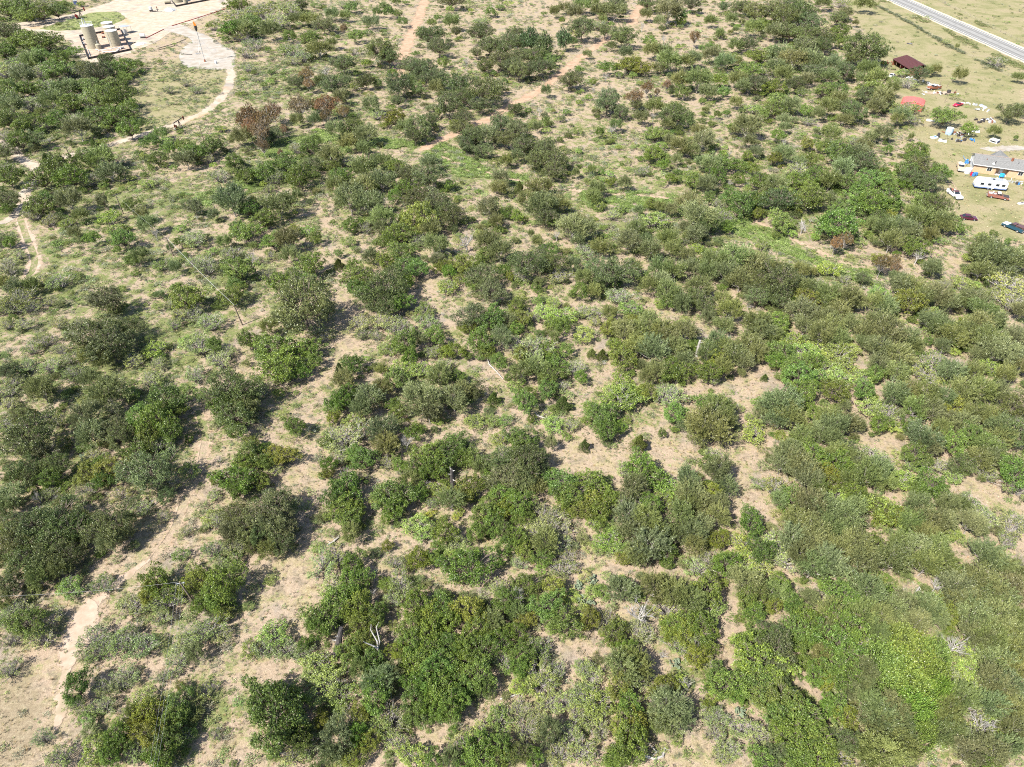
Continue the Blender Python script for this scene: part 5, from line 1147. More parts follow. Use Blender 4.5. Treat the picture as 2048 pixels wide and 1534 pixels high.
# containment wall: four sides
wc = [P(159.3, 73.5), P(177, 119), P(262, 101), P(240.5, 60)]
cw = thing('containment_wall', 'low dark steel containment wall around the tan oil tanks', 'containment wall', wc[0])
for a, b_ in zip(wc, wc[1:] + wc[:1]):
    m_ = (a + b_) / 2 - wc[0]
    MB().box((m_.x, m_.y, .45), ((b_ - a).length + .1, .22, .9), rz=0).build
    s_ = MB().box((0, 0, .45), ((b_ - a).length + .1, .22, .9), taper=.998).build('wall_panel', DARK, cw)
    s_.location = (m_.x, m_.y, 0); s_.rotation_euler = (0, 0, heading(a, b_))
fl = MB().add([(p.x, p.y, .06) for p in wc], [(0, 1, 2, 3)])
tag(fl.build('tank_pad', mat('stained_gravel', (.30, .19, .13), rough=.95, scale=.6, col2=(.42, .33, .26))), kind='structure')

def tank(name, label, base, r, h, roof=WHITE, group=None, ladder=True, rot=0):
    t = thing(name, label, 'oil tank', base, rot, group)
    b = MB(); cyl(b, (0, 0, 0), r, h, 32)
    b.build('shell', TAN, t, smooth=False)
    b = MB()
    b.tube([(0, 0, h), (0, 0, h + .12), (0, 0, h + .55)], [r * 1.02, r * 1.02, .25], 32)
    rf = b.build('roof', roof, t)
    MB().tube([(0, 0, h + .5), (0, 0, h + .8)], .3, 12).build('hatch', STEEL, rf)
    for k in range(3):
        MB().tube([(r * 1.005 * math.cos(a), r * 1.005 * math.sin(a), h * (k + 1) / 4) for a in np.linspace(0, 6.283, 33)], .035, 4).build('hoop', TAN, t)
    if ladder:
        b = MB()
        for s_ in (-.25, .25):
            b.tube([(r + .15, s_, 0), (r + .15, s_, h + 1)], .04, 5)
        for k in range(int(h / .45)):
            b.tube([(r + .15, -.25, .3 + k * .45), (r + .15, .25, .3 + k * .45)], .025, 4)
        b.build('ladder', WHITE, t)
    return t

tb = P(189.5, 95.5)
gb = tank('oil_tank', 'tall tan cylindrical oil tank with white walkway, tallest of its group', tb, 2.75, 9.7, rot=2.6)
b = MB()
for a in np.linspace(0, 5.8, 10):
    b.tube([(2.6 * math.cos(a), 2.6 * math.sin(a), 9.7), (2.6 * math.cos(a), 2.6 * math.sin(a), 10.9)], .05, 5)
b.tube([(2.6 * math.cos(a), 2.6 * math.sin(a), 10.9) for a in np.linspace(0, 5.8, 24)], .05, 5)
b.build('handrail', WHITE, gb)
MB().tube([(-.5, .6, 9.9), (-.5, .6, 12.6), (-.5, 1.6, 12.9)], .22, 10).build('vent_pipe', STEEL, gb)
MB().tube([(.7, 1.0, 9.9), (.7, 1.0, 12.2)], .2, 10).build('vent_pipe', WHITE, gb)
MB().tube([(2.9, -.6, .4), (2.9, -.6, 3.2), (2.3, -.6, 3.2)], .16, 8).build('riser_pipe', WHITE, gb)
st = [P(232, 91), P(227.6, 82.6), P(223.2, 74.4)]
for n_, (p, tx) in enumerate(zip(st, ('frontmost of the three', 'middle of the three', 'rearmost of the three'))):
    t = tank('stock_tank', 'white topped tan stock tank, %s in a row' % tx, p, 2.6, 6.6, group='stock tanks in the row', ladder=(n_ == 0), rot=-1.9)
sp = P(198.5, 98)
t = thing('separator', 'small tan separator vessel between the tall tank and stock tanks', 'separator', sp)
MB().tube([(0, 0, 0), (0, 0, 2.0), (0, 0, 2.3)], [1.2, 1.2, .6], 20).build('shell', TAN, t)
MB().tube([(0, 0, 2.2), (0, 0, 3.6)], .1, 8).build('vent_pipe', WHITE, t)
for n_, s_ in enumerate(("191 98 198 101 222 97.5 236 94", "204 101 206 104 216 103.5 236 103", "172 97 176 100 178 106 182 116")):
    q = PL(s_, .7 if n_ < 2 else .3)
    o0 = q[0].copy(); o0.z = 0
    t = thing('pipeline', ('white pipe run joining the tall tank to the stock tanks', 'lower white pipe run inside the containment wall', 'pair of grey pipes inside the wall by its left side')[n_], 'pipe', o0)
    MB().tube([p - o0 for p in q], .16, 8).build('pipe', WHITE if n_ < 2 else STEEL, t)
    b = MB()
    for p in q:
        b.tube([Vector((p.x, p.y, 0)) - o0, p - o0], .07, 6)
    b.build('supports', STEEL, t)
for n_, (px, py) in enumerate(((240, 99), (246, 98), (237, 103), (167, 80), (170, 90), (207, 68), (208, 76))):
    p = P(px, py)
    t = thing('pump_skid', 'small %s pump unit %s' % (('white', 'grey', 'white', 'white', 'grey', 'rusty', 'rusty')[n_], ('right of the stock tanks', 'in the wall corner', 'at the front wall', 'behind the left wall', 'left of the tall tank', 'behind the tall tank', 'between the tall tank and stock tanks')[n_]), 'pump', p, n_ * .6)
    mm = (WHITE, STEEL, WHITE, WHITE, STEEL, RUST, RUST)[n_]
    MB().box((0, 0, .12), (1.7, .9, .24)).build('skid', DARK, t)
    MB().tube([(-.6, 0, .65), (.1, 0, .65)], .32, 12).build('motor', mm, t)
    MB().box((.45, 0, .6), (.5, .6, .75), taper=.8).build('pump_head', mm, t)
    MB().tube([(.45, 0, .9), (.45, 0, 1.5), (.9, .3, 1.5)], .08, 6).build('discharge_pipe', WHITE, t)
# canopy shelter
cp = P(253, 66)
t = thing('meter_shelter', 'small open shelter with pale flat metal roof beside the stock tanks', 'shelter', cp, heading(P(238, 52), P(255, 48)))
MB().prism([(-2.3, 3.3), (2.3, 3.0), (2.3, 3.12), (-2.3, 3.42)], -2.2, 2.2).build('roof', STEEL, t)
for sx in (-2, 2):
    for sy in (-1.9, 1.9):
        MB().tube([(sx, sy, 0), (sx, sy, 3.05 - .05 * sx)], .07, 6).build('post', STEEL, t)
MB().box((-.9, -.6, .9), (1.2, 1.6, 1.8)).build('cabinet', STEEL, t)

def pumpjack(label, base, rz, s, beamc, headc):
    t = thing('pumpjack', label, 'pumpjack', base, rz)
    t.scale = (s, s, s)
    MB().box((0, 0, .2), (6.2, 1.3, .4)).build('base_skid', DARK, t)
    b = MB()
    for sy in (-.75, .75):
        b.tube([(.9, sy, .3), (.2, 0, 3.9)], .11, 6); b.tube([(-.7, sy, .3), (.1, 0, 3.9)], .11, 6)
    b.build('samson_post', beamc, t)
    wb = MB().prism([(-3.1, 3.4), (3.0, 4.4), (3.0, 4.75), (-3.1, 3.75)], -.14, .14).build('walking_beam', beamc, t)
    MB().prism([(2.95, 3.4), (3.55, 3.6), (3.75, 4.5), (3.45, 5.3), (2.95, 5.2)], -.2, .2).build('horse_head', headc, t)
    b = MB()
    for sy in (-.5, .5):
        b.box((-2.4, sy, 1.6), (.9, .2, 1.9))
    b.build('counterweights', headc, t)
    b = MB()
    for sy in (-.45, .45):
        b.tube([(-2.2, sy, 1.2), (-2.9, sy, 3.5)], .07, 5)
    b.build('pitman_arms', beamc, t)
    MB().box((-1.9, 0, .9), (1.0, .8, 1.1)).build('gear_box', DARK, t)
    MB().box((-2.9, 0, .8), (.8, .8, .8)).build('motor', STEEL, t)
    MB().tube([(3.55, 0, 0), (3.55, 0, 1.1)], .14, 8).build('wellhead', RUST, t)
    MB().tube([(3.6, 0, 1.0), (3.7, 0, 4.2)], .03, 4).build('polish_rod', STEEL, t)
pumpjack('red headed pumpjack standing behind the tall tan oil tank', P(163, 37), heading(P(172, 40), P(152, 44)) + 3.14, .92, DARK, REDP)
pumpjack('small dark pumpjack with rusty head beside the caliche loop road', P(361, 257), heading(P(352, 262), P(372, 254)), .72, DARK, RUST)

# flare stack with its flame
fb = P(410, 123.5)
t = thing('flare_stack', 'tall thin flare stack with dark burner and orange flame on white pad', 'flare stack', fb)
MB().tube([(0, 0, 0), (0, 0, 13.2)], .13, 8).build('stack', STEEL, t)
MB().tube([(0, 0, 12.8), (0, 0, 13.2), (0, 0, 14.9)], [.3, .52, .62], 14).build('burner', DARK, t)
MB().box((0, 0, .5), (.8, .8, 1.0), taper=.5).build('base', RUST, t)
b = MB()
for a in (.4, 2.5, 4.6):
    b.tube([(0, 0, 11), (5.5 * math.cos(a), 5.5 * math.sin(a), 0)], .02, 4)
b.build('guy_wires', WIRE, t)
fm = bpy.data.materials.new('gas_flame'); fm.use_nodes = True
e_ = fm.node_tree.nodes.new('ShaderNodeEmission'); e_.inputs[0].default_value = (1, .30, .05, 1); e_.inputs[1].default_value = .55
fm.node_tree.links.new(e_.outputs[0], fm.node_tree.nodes['Material Output'].inputs[0])
MB().tube([(0, 0, 14.8), (-.1, .05, 15.4), (-.3, .1, 16.0), (-.5, .2, 16.7)], [.42, .5, .33, .04], 10).build('flame', fm, t)
# small kit on the flare pad
p = P(397, 109)
t = thing('valve_skid', 'grey valve manifold left of the flare stack foot', 'valves', p, .5)
MB().tube([(-1.2, 0, .5), (1.2, 0, .5)], .15, 8).build('header_pipe', STEEL, t)
for k in (-.8, 0, .8):
    MB().tube([(k, 0, .4), (k, 0, 1.3)], .09, 6).build('valve', DARK, t)
p = P(432, 127)
t = thing('round_drum', 'white round drum on the flare pad right of the stack', 'drum', p)
MB().tube([(0, 0, .1), (0, 0, .9), (0, 0, 1.2)], [.6, .6, .35], 14).build('shell', WHITE, t)
MB().box((0, 0, .05), (1.4, 1.2, .1)).build('base_plate', DARK, t)
p = P(386, 86)
t = thing('marker_sign', 'thin white marker sign at the edge of the flare pad', 'marker', p)
MB().tube([(0, 0, 0), (0, 0, 1.6)], .05, 6).build('post', WHITE, t)
MB().box((0, .06, 1.5), (.45, .05, .5)).build('panel', WHITE, t)
# long pipes lying on the ground
for n_, (s_, lb) in enumerate((("344 51.5 400 34 454 16.5", 'long dark red pipe line lying along the edge of the caliche pad'), ("292 76 327 58.5", 'short dark red pipe lying right of the white tank'), ("258 92 264 87 271 84", 'bent dark pipe lying beside the containment wall'),
                      ("318 96 352 86 372 78", 'thin black pipe lying across the grass by the flare pad'), ("316 100 350 91", 'second thin black pipe lying across the grass'), ("364 108 384 109", 'black hose lying left of the flare stack'))):
    q = PL(s_, .2); o0 = q[0].copy(); o0.z = 0
    tag(MB().tube([x - o0 for x in q], .17 if n_ < 3 else .12, 8).build('ground_pipe', REDP if n_ < 2 else DARK), lb, 'pipe', 'pipes on the ground').location = o0
p = P(286.5, 76)
t = thing('skid_tank', 'white box tank on a dark skid beside the dark red pipe', 'tank', p, .25)
MB().box((0, 0, .15), (2.6, 1.2, .3)).build('skid', DARK, t)
MB().tube([(-1.1, 0, 1.2), (1.1, 0, 1.2)], .85, 14).build('shell', WHITE, t)
p = P(279, 88)
rb = MB()
rr = random.Random(3)
for k in range(26):
    rb.add(*[([(rr.uniform(-3, 3) + a * .35, rr.uniform(-2, 2) + b2 * .35, .02 + c2 * .25) for a, b2, c2 in ((-1, -1, 0), (1, -1, 0), (1, 1, 0), (-1, 1, 0), (0, 0, 1))]), [(0, 1, 4), (1, 2, 4), (2, 3, 4), (3, 0, 4)]])
def heap(name, label, cat, p, R, h, m_, seed):
    r = np.random.RandomState(seed)
    vs, fs = [], []
    n = 22
    for j in range(7):
        q = 1 - j / 6
        for k in range(n):
            a = 6.283 * k / n
            rr_ = R * q * (1 + .16 * math.sin(2 * a + seed) + .1 * r.normal())
            vs.append((rr_ * math.cos(a), rr_ * math.sin(a) * .8, h * (1 - q ** 1.5) * (1 + .08 * r.normal()) if j else -.02))
    for j in range(6):
        for k in range(n):
            fs.append((j * n + k, j * n + (k + 1) % n, (j + 1) * n + (k + 1) % n, (j + 1) * n + k))
    o = MB().add(vs, fs).build(name, m_)
    o.location = p
    return tag(o, label, cat)
GRAV = mat('grey_gravel', (.26, .27, .27), rough=.95, scale=3, col2=(.40, .41, .41), bump=.05)
heap('gravel_heap', 'grey gravel heap on the caliche pad below the far tanks', 'gravel heap', P(340, 20.5), 4.0, 1.4, GRAV, 4)
heap('rubble_heap', 'pale rubble heap beside the white skid tank', 'rubble heap', P(281, 88), 3.4, .8, CONC, 5)
p = P(303, 23)
t = thing('chemical_tank', 'white round chemical tank on dark stand on the caliche pad', 'tank', p, .2)
MB().box((0, 0, .5), (1.6, 1.4, 1.0)).build('stand', DARK, t)
MB().tube([(0, 0, 1.0), (0, 0, 2.3), (0, 0, 2.6)], [.85, .85, .3], 14).build('shell', WHITE, t)
p = P(316, 24)
t = thing('wellhead_tree', 'dark wellhead valve tree right of the white chemical tank', 'wellhead', p)
MB().tube([(0, 0, 0), (0, 0, 2.3)], .18, 8).build('spool', DARK, t)
MB().tube([(-.8, 0, 1.3), (.8, 0, 1.3)], .12, 8).build('wing_valve', DARK, t)
MB().tube([(0, 0, 2.3), (0, 0, 2.7)], .32, 8).build('cap', RUST, t)
MB().box((-2.2, .3, .35), (2.6, .5, .5)).build('flow_line', DARK, t)
p = P(152, 9)
t = thing('blue_cabinet', 'small blue equipment cabinet standing in the green brush', 'cabinet', p, .4)
MB().box((0, 0, .9), (1.8, 1.5, 1.8)).build('body', mat('dull_blue', (.10, .14, .30), rough=.5), t)
MB().box((0, 0, 1.88), (2.1, 1.8, .14)).build('lid', STEEL, t)
# far tank battery at the top edge
fc = [P(344, 3), P(352, 14), P(418, 1), P(408, -8)]
t = thing('containment_wall', 'low dark containment wall of the far tanks at the top edge', 'containment wall', fc[0])
for a, b_ in zip(fc, fc[1:] + fc[:1]):
    m_ = (a + b_) / 2 - fc[0]
    s_ = MB().box((0, 0, .45), ((b_ - a).length + .1, .22, .9), taper=.998).build('wall_panel', DARK, t)
    s_.location = (m_.x, m_.y, 0); s_.rotation_euler = (0, 0, heading(a, b_))
tank('stock_tank', 'tan tank cut by the top edge, left of the two far ones', P(356, 4), 2.7, 5.5, ladder=False)
tank('stock_tank', 'slim tan tank cut by the top edge, right of the two far ones', P(372, 7.5), 1.3, 4.5, ladder=False)
p = P(336, 8)
t = thing('horizontal_vessel', 'tan horizontal vessel left of the far containment wall', 'vessel', p, .4)
MB().tube([(-1.8, 0, 1.2), (-1.5, 0, 1.2), (1.5, 0, 1.2), (1.8, 0, 1.2)], [.4, .8, .8, .4], 14).build('shell', TAN, t)
MB().box((0, 0, .3), (3.2, 1.4, .5)).build('saddle', DARK, t)
tag(MB().box((0, 0, .2), (4.2, .5, .4)).build('culvert', WHITE), 'white length of pipe lying in green brush by the flare pad', 'pipe').location = P(440, 51)
bpy.data.objects['culvert'].rotation_euler = (0, 0, heading(P(430, 46), P(446, 53)))

# ------------------------------------------------------------------ poles and wires
POLES = [((388, 1205), 5.3, 'leaning wooden utility pole with wires beside the sandy path in the lower left'), ((247, 428), 6.1, 'wooden utility pole in brush right of the white track'),
         ((485, 650), 5.6, 'wooden utility pole where the bright wire ends in the sandy lane'), ((408, 282), 5.2, 'wooden utility pole in the grass in front of the small pumpjack'),
         ((347, 512), 5.4, 'wooden utility pole hidden in an olive tree where the bright wire starts'), ((60, 246), 5.2, 'wooden utility pole inside the dense thicket in the upper left'),
         ((143, 320), 4.6, 'wooden utility pole standing beside the caliche road'), ((66, 23), 5.8, 'utility pole above the thicket, frontmost of the three in the top left corner'),
         ((86, 12), 5.6, 'utility pole above the thicket, middle of the three in the top left corner'), ((106, 9), 5.6, 'utility pole above the thicket, rearmost of the three in the top left corner')]
tops = []
for n_, ((px, py), h, lb) in enumerate(POLES):
    p = P(px, py)
    t = thing('utility_pole', lb, 'utility pole', p, heading(P(340, 500), P(480, 640)) + 1.57 if n_ else .2, 'utility poles')
    lean = (-.45, .1) if n_ == 0 else (-.5, 0) if n_ == 2 else (-.1, .05)
    MB().tube([(0, 0, -.1), (lean[0] * .5, lean[1] * .5, h * .5), (lean[0], lean[1], h)], [.16, .14, .11], 8).build('pole', WOODP, t)
    MB().box((lean[0], lean[1], h - .35), (1.2, .09, .1)).build('crossarm', DARK if n_ else STEEL, t)
    for s_ in (-.55, 0.0, .55):
        MB().tube([(lean[0] + s_, lean[1], h - .29), (lean[0] + s_, lean[1], h - .08)], [.05, .03], 6).build('insulator', STEEL, t)
    tops.append(p + Vector((lean[0], lean[1], h - .1)))
def wire(a, b_, label, sag=.6, r=.022):
    a, b_ = Vector(a), Vector(b_)
    q = [a.lerp(b_, k / 16) - Vector((0, 0, sag * 4 * (k / 16) * (1 - k / 16))) for k in range(17)]
    o = MB().tube([x - a for x in q], r, 5).build('power_line', WIRE)
    o.location = a
    return tag(o, label, 'wire', 'power lines')
wire(tops[4], tops[2], 'bright single wire stretched between two poles on the left side', .5, .028)
for k, lb in ((-.5, 'left strand of the three wires running off the bottom edge'), (0, 'middle strand of the three wires running off the bottom edge'), (.5, 'right strand of the three wires running off the bottom edge')):
    e = P(300, 1570, 5.2)
    wire(tops[0] + Vector((k, 0, 0)), e + Vector((k * .9, 0, 0)), lb, .5, .006)
wire(tops[0], P(-60, 1194, 5.0), 'thin wire running from the lone leaning pole to the left edge', .7, .008)
wire(tops[1], tops[4], 'thin wire from the pole by the white track to the next pole', .6, .01)
for n_, (px, py, h, lb) in enumerate(((1789.5, 107, 2.4, 'lone wooden post behind the brown roofed shed'), (1889, 205, 3.0, 'leaning wooden post left of the red convertible'), (1879, 170, 2.2, 'wooden post behind the wrecked truck'),
                                     (1893, 175, 2.4, 'crooked post right of the wrecked truck'), (1930, 186, 2.2, 'wooden post beside the bush behind the red convertible'), (1916, 252, 1.5, 'short bent pipe post beside the round green tree'))):
    o = MB().tube([(0, 0, -.05), (.12, .02, h * .6), (.35, .05, h)], [.09, .08, .06], 7).build('wooden_post', WOODP)
    o.location = P(px, py); tag(o, lb, 'post')

# highway fences: wire on posts
def fence(label, pts, h, step, name='wire_fence'):
    q = spaced(pts, step)
    o0 = q[0].copy()
    t = thing(name, label, 'fence', o0)
    pm = MB().tube([(0, 0, -.05), (0, 0, h)], .07, 5).mesh('post', WOODP)
    for x in q:
        link('post', pm, t).location = x - o0
    for z in (.35, .75, 1.1):
        MB().tube([x - o0 + Vector((0, 0, z)) for x in q], .012, 3, cap=False).build('strand', WIRE, t)
fence('post and wire fence on the far side of the highway', PL("1870 -2 1900 14 1950 39 2000 64 2055 92"), 1.3, 5)
fence('post and wire fence in the weeds between highway and house yard', PL("1745 8 1800 36 1850 64 1900 94 1960 124 2055 172"), 1.2, 6)
fence('low fence crossing the yard left of the round green tree', PL("1828 256 1850 254 1880 251"), 1.1, 3)

# ------------------------------------------------------------------ homestead
def wheels(t, xs_, y, r=.36, w=.24):
    for x in xs_:
        for s_ in (-1, 1):
            ty = MB().tube([(x, s_ * y - w / 2, r), (x, s_ * y + w / 2, r)], r, 14).build('wheel', BLACKT, t)
            MB().tube([(x, s_ * (y + w * .4), r), (x, s_ * (y + w * .56), r)], r * .55, 10).build('rim', STEEL, ty)

def paint(name, c, c2=None):
    return mat(name, c, rough=.3, spec=.5, scale=1.2, var=.08, col2=c2)

def pickup(name, label, a, b_, body, roofm, hoodm, shell=None, cat='pickup truck', bedload=None):
    p = (a + b_) / 2
    t = thing(name, label, cat, p, heading(a, b_))
    W = .95
    MB().prism([(-2.8, .42), (-2.85, .6), (-2.85, .95), (2.7, .95), (2.82, .7), (2.8, .42)], -W, W).build('body', body, t)
    bed = MB()
    bed.box((-1.75, 0, .985), (2.1, 1.5, .05)).box((-1.75, .88, 1.13), (2.15, .13, .36)).box((-1.75, -.88, 1.13), (2.15, .13, .36)).box((-2.78, 0, 1.13), (.12, 1.63, .36)).box((-.72, 0, 1.13), (.1, 1.63, .36))
    bed.build('bed', body, t)
    MB().prism([(1.05, .952), (1.0, 1.12), (2.6, 1.04), (2.78, .952)], -W * .96, W * .96).build('hood', hoodm, t)
    cab = MB().prism([(-.66, .955), (-.62, 1.18), (1.12, 1.18), (1.2, .955)], -W, W).build('cab', body, t)
    MB().prism([(-.60, 1.182), (-.46, 1.70), (.42, 1.70), (1.02, 1.182)], -W * .86, W * .86).build('windows', GLASS, cab)
    MB().prism([(-.52, 1.702), (-.46, 1.78), (.40, 1.78), (.50, 1.702)], -W * .88, W * .88).build('roof', roofm, t)
    b = MB()
    for s_ in (-1, 1):
        for x0, x1 in ((-.6, -.48), (.98, .44), (.02, .02)):
            b.tube([(x0, s_ * W * .87, 1.17), (x1, s_ * W * .87, 1.72)], .045, 4)
    b.build('pillars', body, cab)
    MB().box((2.86, 0, .55), (.14, 1.8, .2)).build('bumper', STEEL, t)
    MB().box((-2.9, 0, .55), (.12, 1.7, .16)).build('bumper', STEEL, t)
    for s_ in (-1, 1):
        MB().box((2.815, s_ * .68, .82), (.06, .34, .17)).build('headlight', WHITE, t)
    if shell:
        sh = MB().prism([(-2.8, 1.312), (-2.7, 1.72), (-.75, 1.74), (-.7, 1.312)], -W * .95, W * .95).build('camper_shell', shell, t)
        for s_ in (-1, 1):
            MB().box((-1.75, s_ * W * .955, 1.52), (1.5, .03, .22)).build('shell_window', GLASS, sh)
    if bedload:
        rr = random.Random(len(label))
        for k in range(7):
            MB().box((-2.5 + k * .25, rr.uniform(-.4, .4), 1.2 + rr.uniform(0, .2)), (rr.uniform(.3, .7), rr.uniform(.2, .6), rr.uniform(.15, .5)), rz=rr.uniform(0, 3)).build('load', bedload[k % len(bedload)], t)
    wheels(t, (-1.7, 1.85), W - .1)
    return t

def sedan(name, label, a, b_, body, L=4.5, top=None, cat='car', open_top=False):
    p = (a + b_) / 2
    t = thing(name, label, cat, p, heading(a, b_))
    W = .86; k = L / 4.5
    MB().prism([(-2.2 * k, .35), (-2.25 * k, .75), (-1.5 * k, .88), (.95 * k, .86), (2.05 * k, .70), (2.22 * k, .5), (2.15 * k, .33)], -W, W).build('body', body, t)
    if open_top:
        MB().box((-.3, 0, .885), (1.6, 1.3, .04)).build('cockpit', BLACKT, t)
        for s_ in (-.35, .35):
            MB().box((-.35, s_, 1.0), (.5, .5, .22)).build('seat', BLACKT, t)
        MB().prism([(.55, .88), (.25, 1.22), (.30, 1.22), (.62, .88)], -W * .8, W * .8).build('windscreen', GLASS, t)
    else:
        MB().prism([(-1.75 * k, .875), (-1.1 * k, 1.30), (.15 * k, 1.31), (.95 * k, .875)], -W * .86, W * .86).build('windows', GLASS, t)
        MB().prism([(-1.12 * k, 1.312), (-1.0 * k, 1.37), (.05 * k, 1.37), (.2 * k, 1.312)], -W * .82, W * .82).build('roof', top or body, t)
        b = MB()
        for s_ in (-1, 1):
            for x0, x1 in ((-1.72 * k, -1.08 * k), (.93 * k, .16 * k), (-.3, -.28)):
                b.tube([(x0, s_ * W * .86, .87), (x1, s_ * W * .84, 1.33)], .045, 4)
        b.build('pillars', body, t)
    for s_ in (-1, 1):
        MB().box((2.14 * k, s_ * .58, .58), (.12, .32, .13)).build('headlight', WHITE, t)
    wheels(t, (-1.35 * k, 1.35 * k), W - .09, .31, .2)
    return t

CARW, CARR = paint('car_white', (.56, .56, .55)), paint('car_red', (.42, .012, .045))
MAROON, TEAL = paint('car_maroon', (.075, .012, .03)), paint('car_teal', (.015, .055, .085))
FADED, BROWNR = paint('car_faded_red', (.22, .09, .07)), paint('roof_brown', (.10, .045, .04))
BEIGE = paint('car_beige', (.46, .36, .25))
pickup('pickup_truck', 'white pickup with brown roof parked at the edge of the trees', P(1897, 384.5), P(1919, 401), CARW, BROWNR, CARW, bedload=[DARK, RUST])
pickup('pickup_truck', 'white and faded red pickup with dark hood parked below the travel trailer', P(1976, 393), P(2013, 399.5), FADED, CARW, DARK, bedload=[WHITE, STEEL])
pickup('pickup_truck', 'dark blue pickup with brown camper shell and white hood at the right edge', P(2043, 466), P(2007, 451), TEAL, BROWNR, CARW, shell=BROWNR)
pickup('pickup_truck', 'beige pickup loaded with junk parked at the left end of the house', P(1918, 331), P(1921, 345.5), BEIGE, CARW, BEIGE, bedload=[WHITE, CARW, STEEL])
sedan('parked_car', 'dark maroon car parked on the lawn beside the trees', P(1920, 437), P(1952, 440), MAROON, 4.4)
sedan('parked_car', 'bright red convertible with black seats parked in the yard', P(1926, 208.5), P(1904, 215), CARR, 4.6, open_top=True)
sedan('parked_car', 'small white car parked in front of the brown roofed shed', P(1786, 153), P(1779, 155.5), CARW, 3.8, cat='car')
pickup('scrap_truck', 'rusted brown truck without wheels buried in junk', P(1882, 177), P(1851, 180), RUST, WHITE, RUST, bedload=[DARK, WHITE, RUST])

# travel trailer
a, b_ = P(1947, 374), P(2006, 380)
t = thing('travel_trailer', 'long white travel trailer parked in front of the house', 'travel trailer', (a + b_) / 2, heading(a, b_))
W = 1.25
body = MB().prism([(-4.3, .55), (-4.4, 1.3), (-4.1, 2.6), (-3.7, 2.95), (3.9, 2.95), (4.3, 2.6), (4.4, 1.2), (4.2, .55)], -W, W).build('body', CARW, t)
MB().box((1.2, 0, 2.985), (3.6, 1.9, .05)).build('roof_patch', STEEL, t)
MB().prism([(-4.35, .56), (-4.38, .8), (4.38, .8), (4.3, .56)], -W - .012, W + .012).build('blue_stripe', mat('stripe_blue', (.10, .16, .34), rough=.4), t)
for x in (-2.0, .3, 2.9):
    MB().box((x, -.2, 3.07), (.6, .6, .2)).build('roof_vent', GLASS if x == .3 else STEEL, t)
for x in (-2.6, -.6, 1.6, 3.2):
    w_ = MB().box((x, -W - .02, 1.8), (.9, .05, .6)).build('window', GLASS, t)
    MB().box((x, -W - .01, 1.45), (1.0, .05, .06)).build('sill', STEEL, w_)
MB().box((.6, -W - .02, 1.4), (.7, .05, 1.6)).build('door', WHITE, t)
wheels(t, (-.5, .5), W - .1, .36, .22)
MB().tube([(4.3, -.5, .5), (5.6, 0, .5), (4.3, .5, .5)], .07, 6).build('tow_bar', DARK, t)

# house
eL, eR = P(1949, 328, 2.6), P(2048, 342, 2.6)
hr = heading(eL, eR)
t = thing('house', 'long low house with grey shingle roof and tan brick front', 'house', (eL.x, eL.y, 0), hr)
BRICK = mat('tan_brick', (.40, .25, .15), rough=.85, scale=6, col2=(.50, .34, .22))
SHING = mat('grey_shingle', (.12, .12, .115), rough=.9, scale=2.5, col2=(.18, .178, .172))
LH, DH = 24.0, 8.4
fr = MB()
# front wall in pieces around the recessed porch
fr.box((3.3, .25, 1.25), (6.2, .3, 2.5)).box((16.9, .25, 1.25), (13.8, .3, 2.5)).box((8.2, 1.9, 1.25), (3.6, .3, 2.5)).box((6.45, 1.1, 1.25), (.28, 1.6, 2.5)).box((10.0, 1.1, 1.25), (.28, 1.6, 2.5))
fr.build('front_wall', BRICK, t)
MB().prism([(.12, 0), (.12, 2.55), (.12 + .3, 2.55), (.12 + .3, 0)], .42, DH - .3).build('end_wall', WHITE, t)
g_ = MB(); g_.add([(.1, .1, 2.5), (.1, DH - .1, 2.5), (.1, DH / 2, 4.25), (.3, .1, 2.5), (.3, DH - .1, 2.5), (.3, DH / 2, 4.25)], [(0, 1, 2), (5, 4, 3), (0, 3, 4, 1), (1, 4, 5, 2), (2, 5, 3, 0)])
g_.build('gable', WHITE, t)
MB().box((LH / 2, DH - .2, 1.25), (LH, .25, 2.5)).build('rear_wall', WHITE, t)
rf = MB()
for y0, y1 in ((-.35, DH / 2), (DH + .35, DH / 2)):
    z0, z1 = 2.52, 4.35
    rf.add([(-.3, y0, z0), (LH, y0, z0), (LH, y1, z1), (-.3, y1, z1), (-.3, y0, z0 + .16), (LH, y0, z0 + .16), (LH, y1, z1 + .16), (-.3, y1, z1 + .16)],
           [(0, 1, 2, 3), (7, 6, 5, 4), (0, 4, 5, 1), (3, 2, 6, 7), (0, 3, 7, 4), (1, 5, 6, 2)])
roof = rf.build('roof', SHING, t)
MB().box((LH / 2, DH / 2, 4.53), (LH, .3, .07)).build('ridge_cap', mat('ridge', (.28, .22, .19), rough=.9), roof)
cg = MB(); cg.add([(4.8, DH / 2, 4.45), (9.6, DH / 2, 4.45), (7.2, DH / 2 + .2, 5.0), (4.6, DH + .6, 2.75), (9.8, DH + .6, 2.75), (7.2, DH + .6, 4.9)], [(0, 1, 2), (0, 2, 5, 3), (1, 4, 5, 2), (3, 5, 4), (0, 3, 4, 1)])
cg.build('rear_gable', SHING, roof)
MB().box((LH / 2, -.38, 2.6), (LH + .3, .06, .2)).build('fascia', WHITE, t)
MB().prism([(-.36, 2.5), (-.36, 2.72), (-.30, 2.72), (-.30, 2.5)], -.35, DH / 2).build('bargeboard', WHITE, t).rotation_euler = (math.atan2(1.83, DH / 2 + .35) * 0, 0, 0)
for x, s_ in ((4.6, 1.3), (13.2, 1.2), (19, 1.3)):
    w_ = MB().box((x, .085, 1.6), (s_ + .16, .06, 1.16)).build('window', WHITE, t)
    for q in (-.25, .25):
        MB().box((x + q * s_, .045, 1.6), (s_ * .44, .04, 1.0)).build('pane', GLASS, w_)
